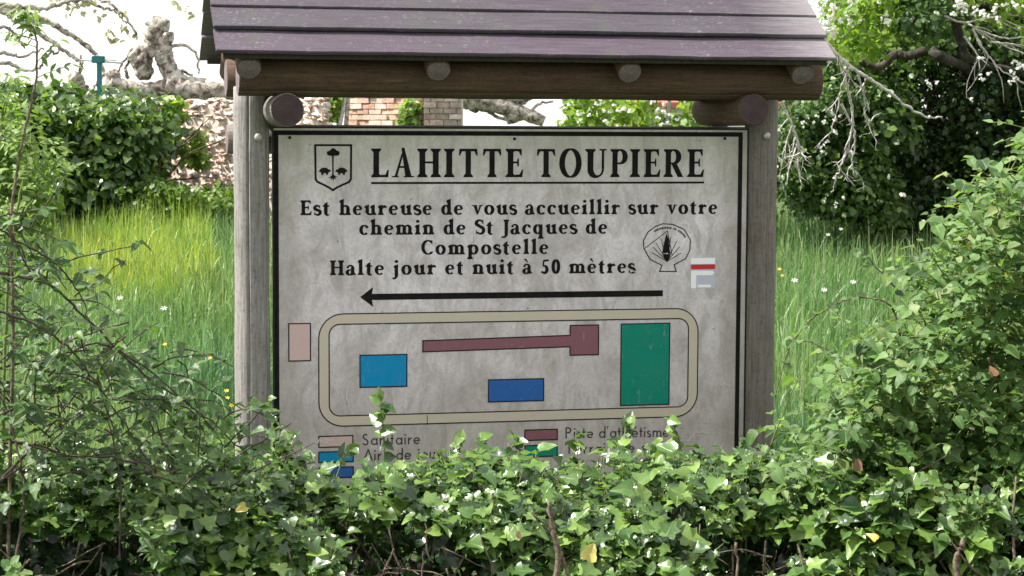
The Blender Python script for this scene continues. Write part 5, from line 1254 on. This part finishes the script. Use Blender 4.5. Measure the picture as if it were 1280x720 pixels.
for k in range(330):
    a = rng.uniform(-120, 320); b = rng.uniform(250, 620)
    lim_ = 262+max(0, a-20)*.95
    if a > 0 and b < lim_+rng.uniform(-10, 60): continue
    base = np.array(list(at(a, b, rng.uniform(6.3, 7.5)))); s_ = sprig(base, (rng.uniform(-.6, 1), rng.uniform(-.6, .4), rng.uniform(-.4, .7)), rng.uniform(.12, .34), 7, .08, .22); tb.add(s_, .0032, .0014, 4)
    for j in (2, 4, 6): tri(s_[j], rng.normal(size=3)*np.array([1, .6, .5])+np.array([0, -.2, .1]), rng.uniform(.030, .052), L)
tb.build('side_twigs', m_twigd, br, kind='stuff')
foliage(br, 'leaf', lib(BRAM, 8, 40, fold=.3, curl=.3), m_bram, *L.arrs(), parts=300)
p = at(90, 410, 6.2)
# sapling with pinnate leaves
sp = empty('sapling', at(25, 620, 6.6)[:2]+(0,), label='slender light green sapling with feathery leaves at the upper left', cat='sapling')
L = Leaves()
def pinn(p0, d, length, n_, sz):
    s_ = sprig(p0, d, length, 6, .06, .08); T_ = Tubes(); tb.add(s_, .0018, .0009, 3)
    for k in range(n_):
        f = .25+.75*k/n_; i = min(5, int(f*6)); pt = s_[i]+(s_[i+1]-s_[i])*(f*6-i); dd = norm(s_[i+1]-s_[i]); sd_ = norm(np.cross(dd, [0, -.5, 1.]))
        for sg in (-1, 1): L.add(pt, np.array([0, -.4, .9])+rng.normal(size=3)*.25, norm(dd*.6+sd_*sg+rng.normal(size=3)*.15), sz*(1-.3*f)*(.8+.4*rng.random()))
    L.add(s_[-1], np.array([0, -.4, .9]), norm(s_[-1]-s_[-2]), sz)
tb = Tubes(); stems = ([(10, 720), (16, 420), (14, 280), (24, 200), (34, 150), (44, 105), (46, 60), (44, 42)], [(-30, 720), (-20, 400), (-10, 260), (0, 180), (5, 130)], [(0, 700), (8, 400), (18, 290), (30, 215), (38, 180)], [(-50, 700), (-40, 420), (0, 330), (40, 250), (62, 215)])
for si, P in enumerate(stems):
    pts = curve_pts(rays([p[0] for p in P], [p[1] for p in P], [6.6+.1*si]*len(P)), 7, .008); t_ = Tubes(); t_.add(pts, .0065, .003, 6); t_.build('stem', m_greenstem if si else m_twig, sp)
    for k in range(12, len(pts), 2 if si else 3):
        d = np.array([rng.uniform(-1, 1.2), rng.uniform(-.5, .5), rng.uniform(.0, .8)]); pinn(pts[k], d, rng.uniform(.08, .15), 4, rng.uniform(.034, .055)*(1 if si == 0 else .8))
    for _ in range(4): pinn(pts[-1], (rng.uniform(-1, 1), rng.uniform(-.5, .5), rng.uniform(.1, .8)), rng.uniform(.08, .14), 4, .055)
tb.build('leaf_stalks', m_greenstem, sp, kind='stuff')
foliage(sp, 'leaf', lib(LANCE, 6, 50, fold=.3, curl=.35), m_sap, *L.arrs(), parts=300)
# nettle-like seedling low on the left, and box-leaved twig low on the right
def herb(x, y, Yd, n_, sz, base, mat, labl, name, rad=.06, parts=60):
    rt = empty(name, tuple(at(x, y+60, Yd)), label=labl, cat='plant'); L = Leaves(); t_ = Tubes()
    for k in range(n_):
        s_ = sprig(at(x, y+50, Yd), (rng.uniform(-.7, .7), rng.uniform(-.5, .1), 1), rad*rng.uniform(1, 2.2), 5, 0, .15); t_.add(s_, .0025, .0012, 4); L.along(s_, 8, sz, up=np.array([0, -.5, .8]), jit=.4)
    t_.build('stem', m_greenstem, rt); foliage(rt, 'leaf', lib(base, 4, int(x)), mat, *L.arrs(), parts=parts)
herb(190, 650, 6.25, 4, .055, LANCE, m_bram, 'broad pointed green weed low in the shaded left of the hedge', 'weed', .09)
herb(25, 700, 6.1, 5, .04, OVAL, m_bush, 'small pale-leaved weed in the bottom left corner', 'weed', .06)
herb(1205, 620, 6.3, 14, .028, OVAL, m_bush, 'small-leaved light green sprig growing out of the hedge at right', 'weed', .11, 120)
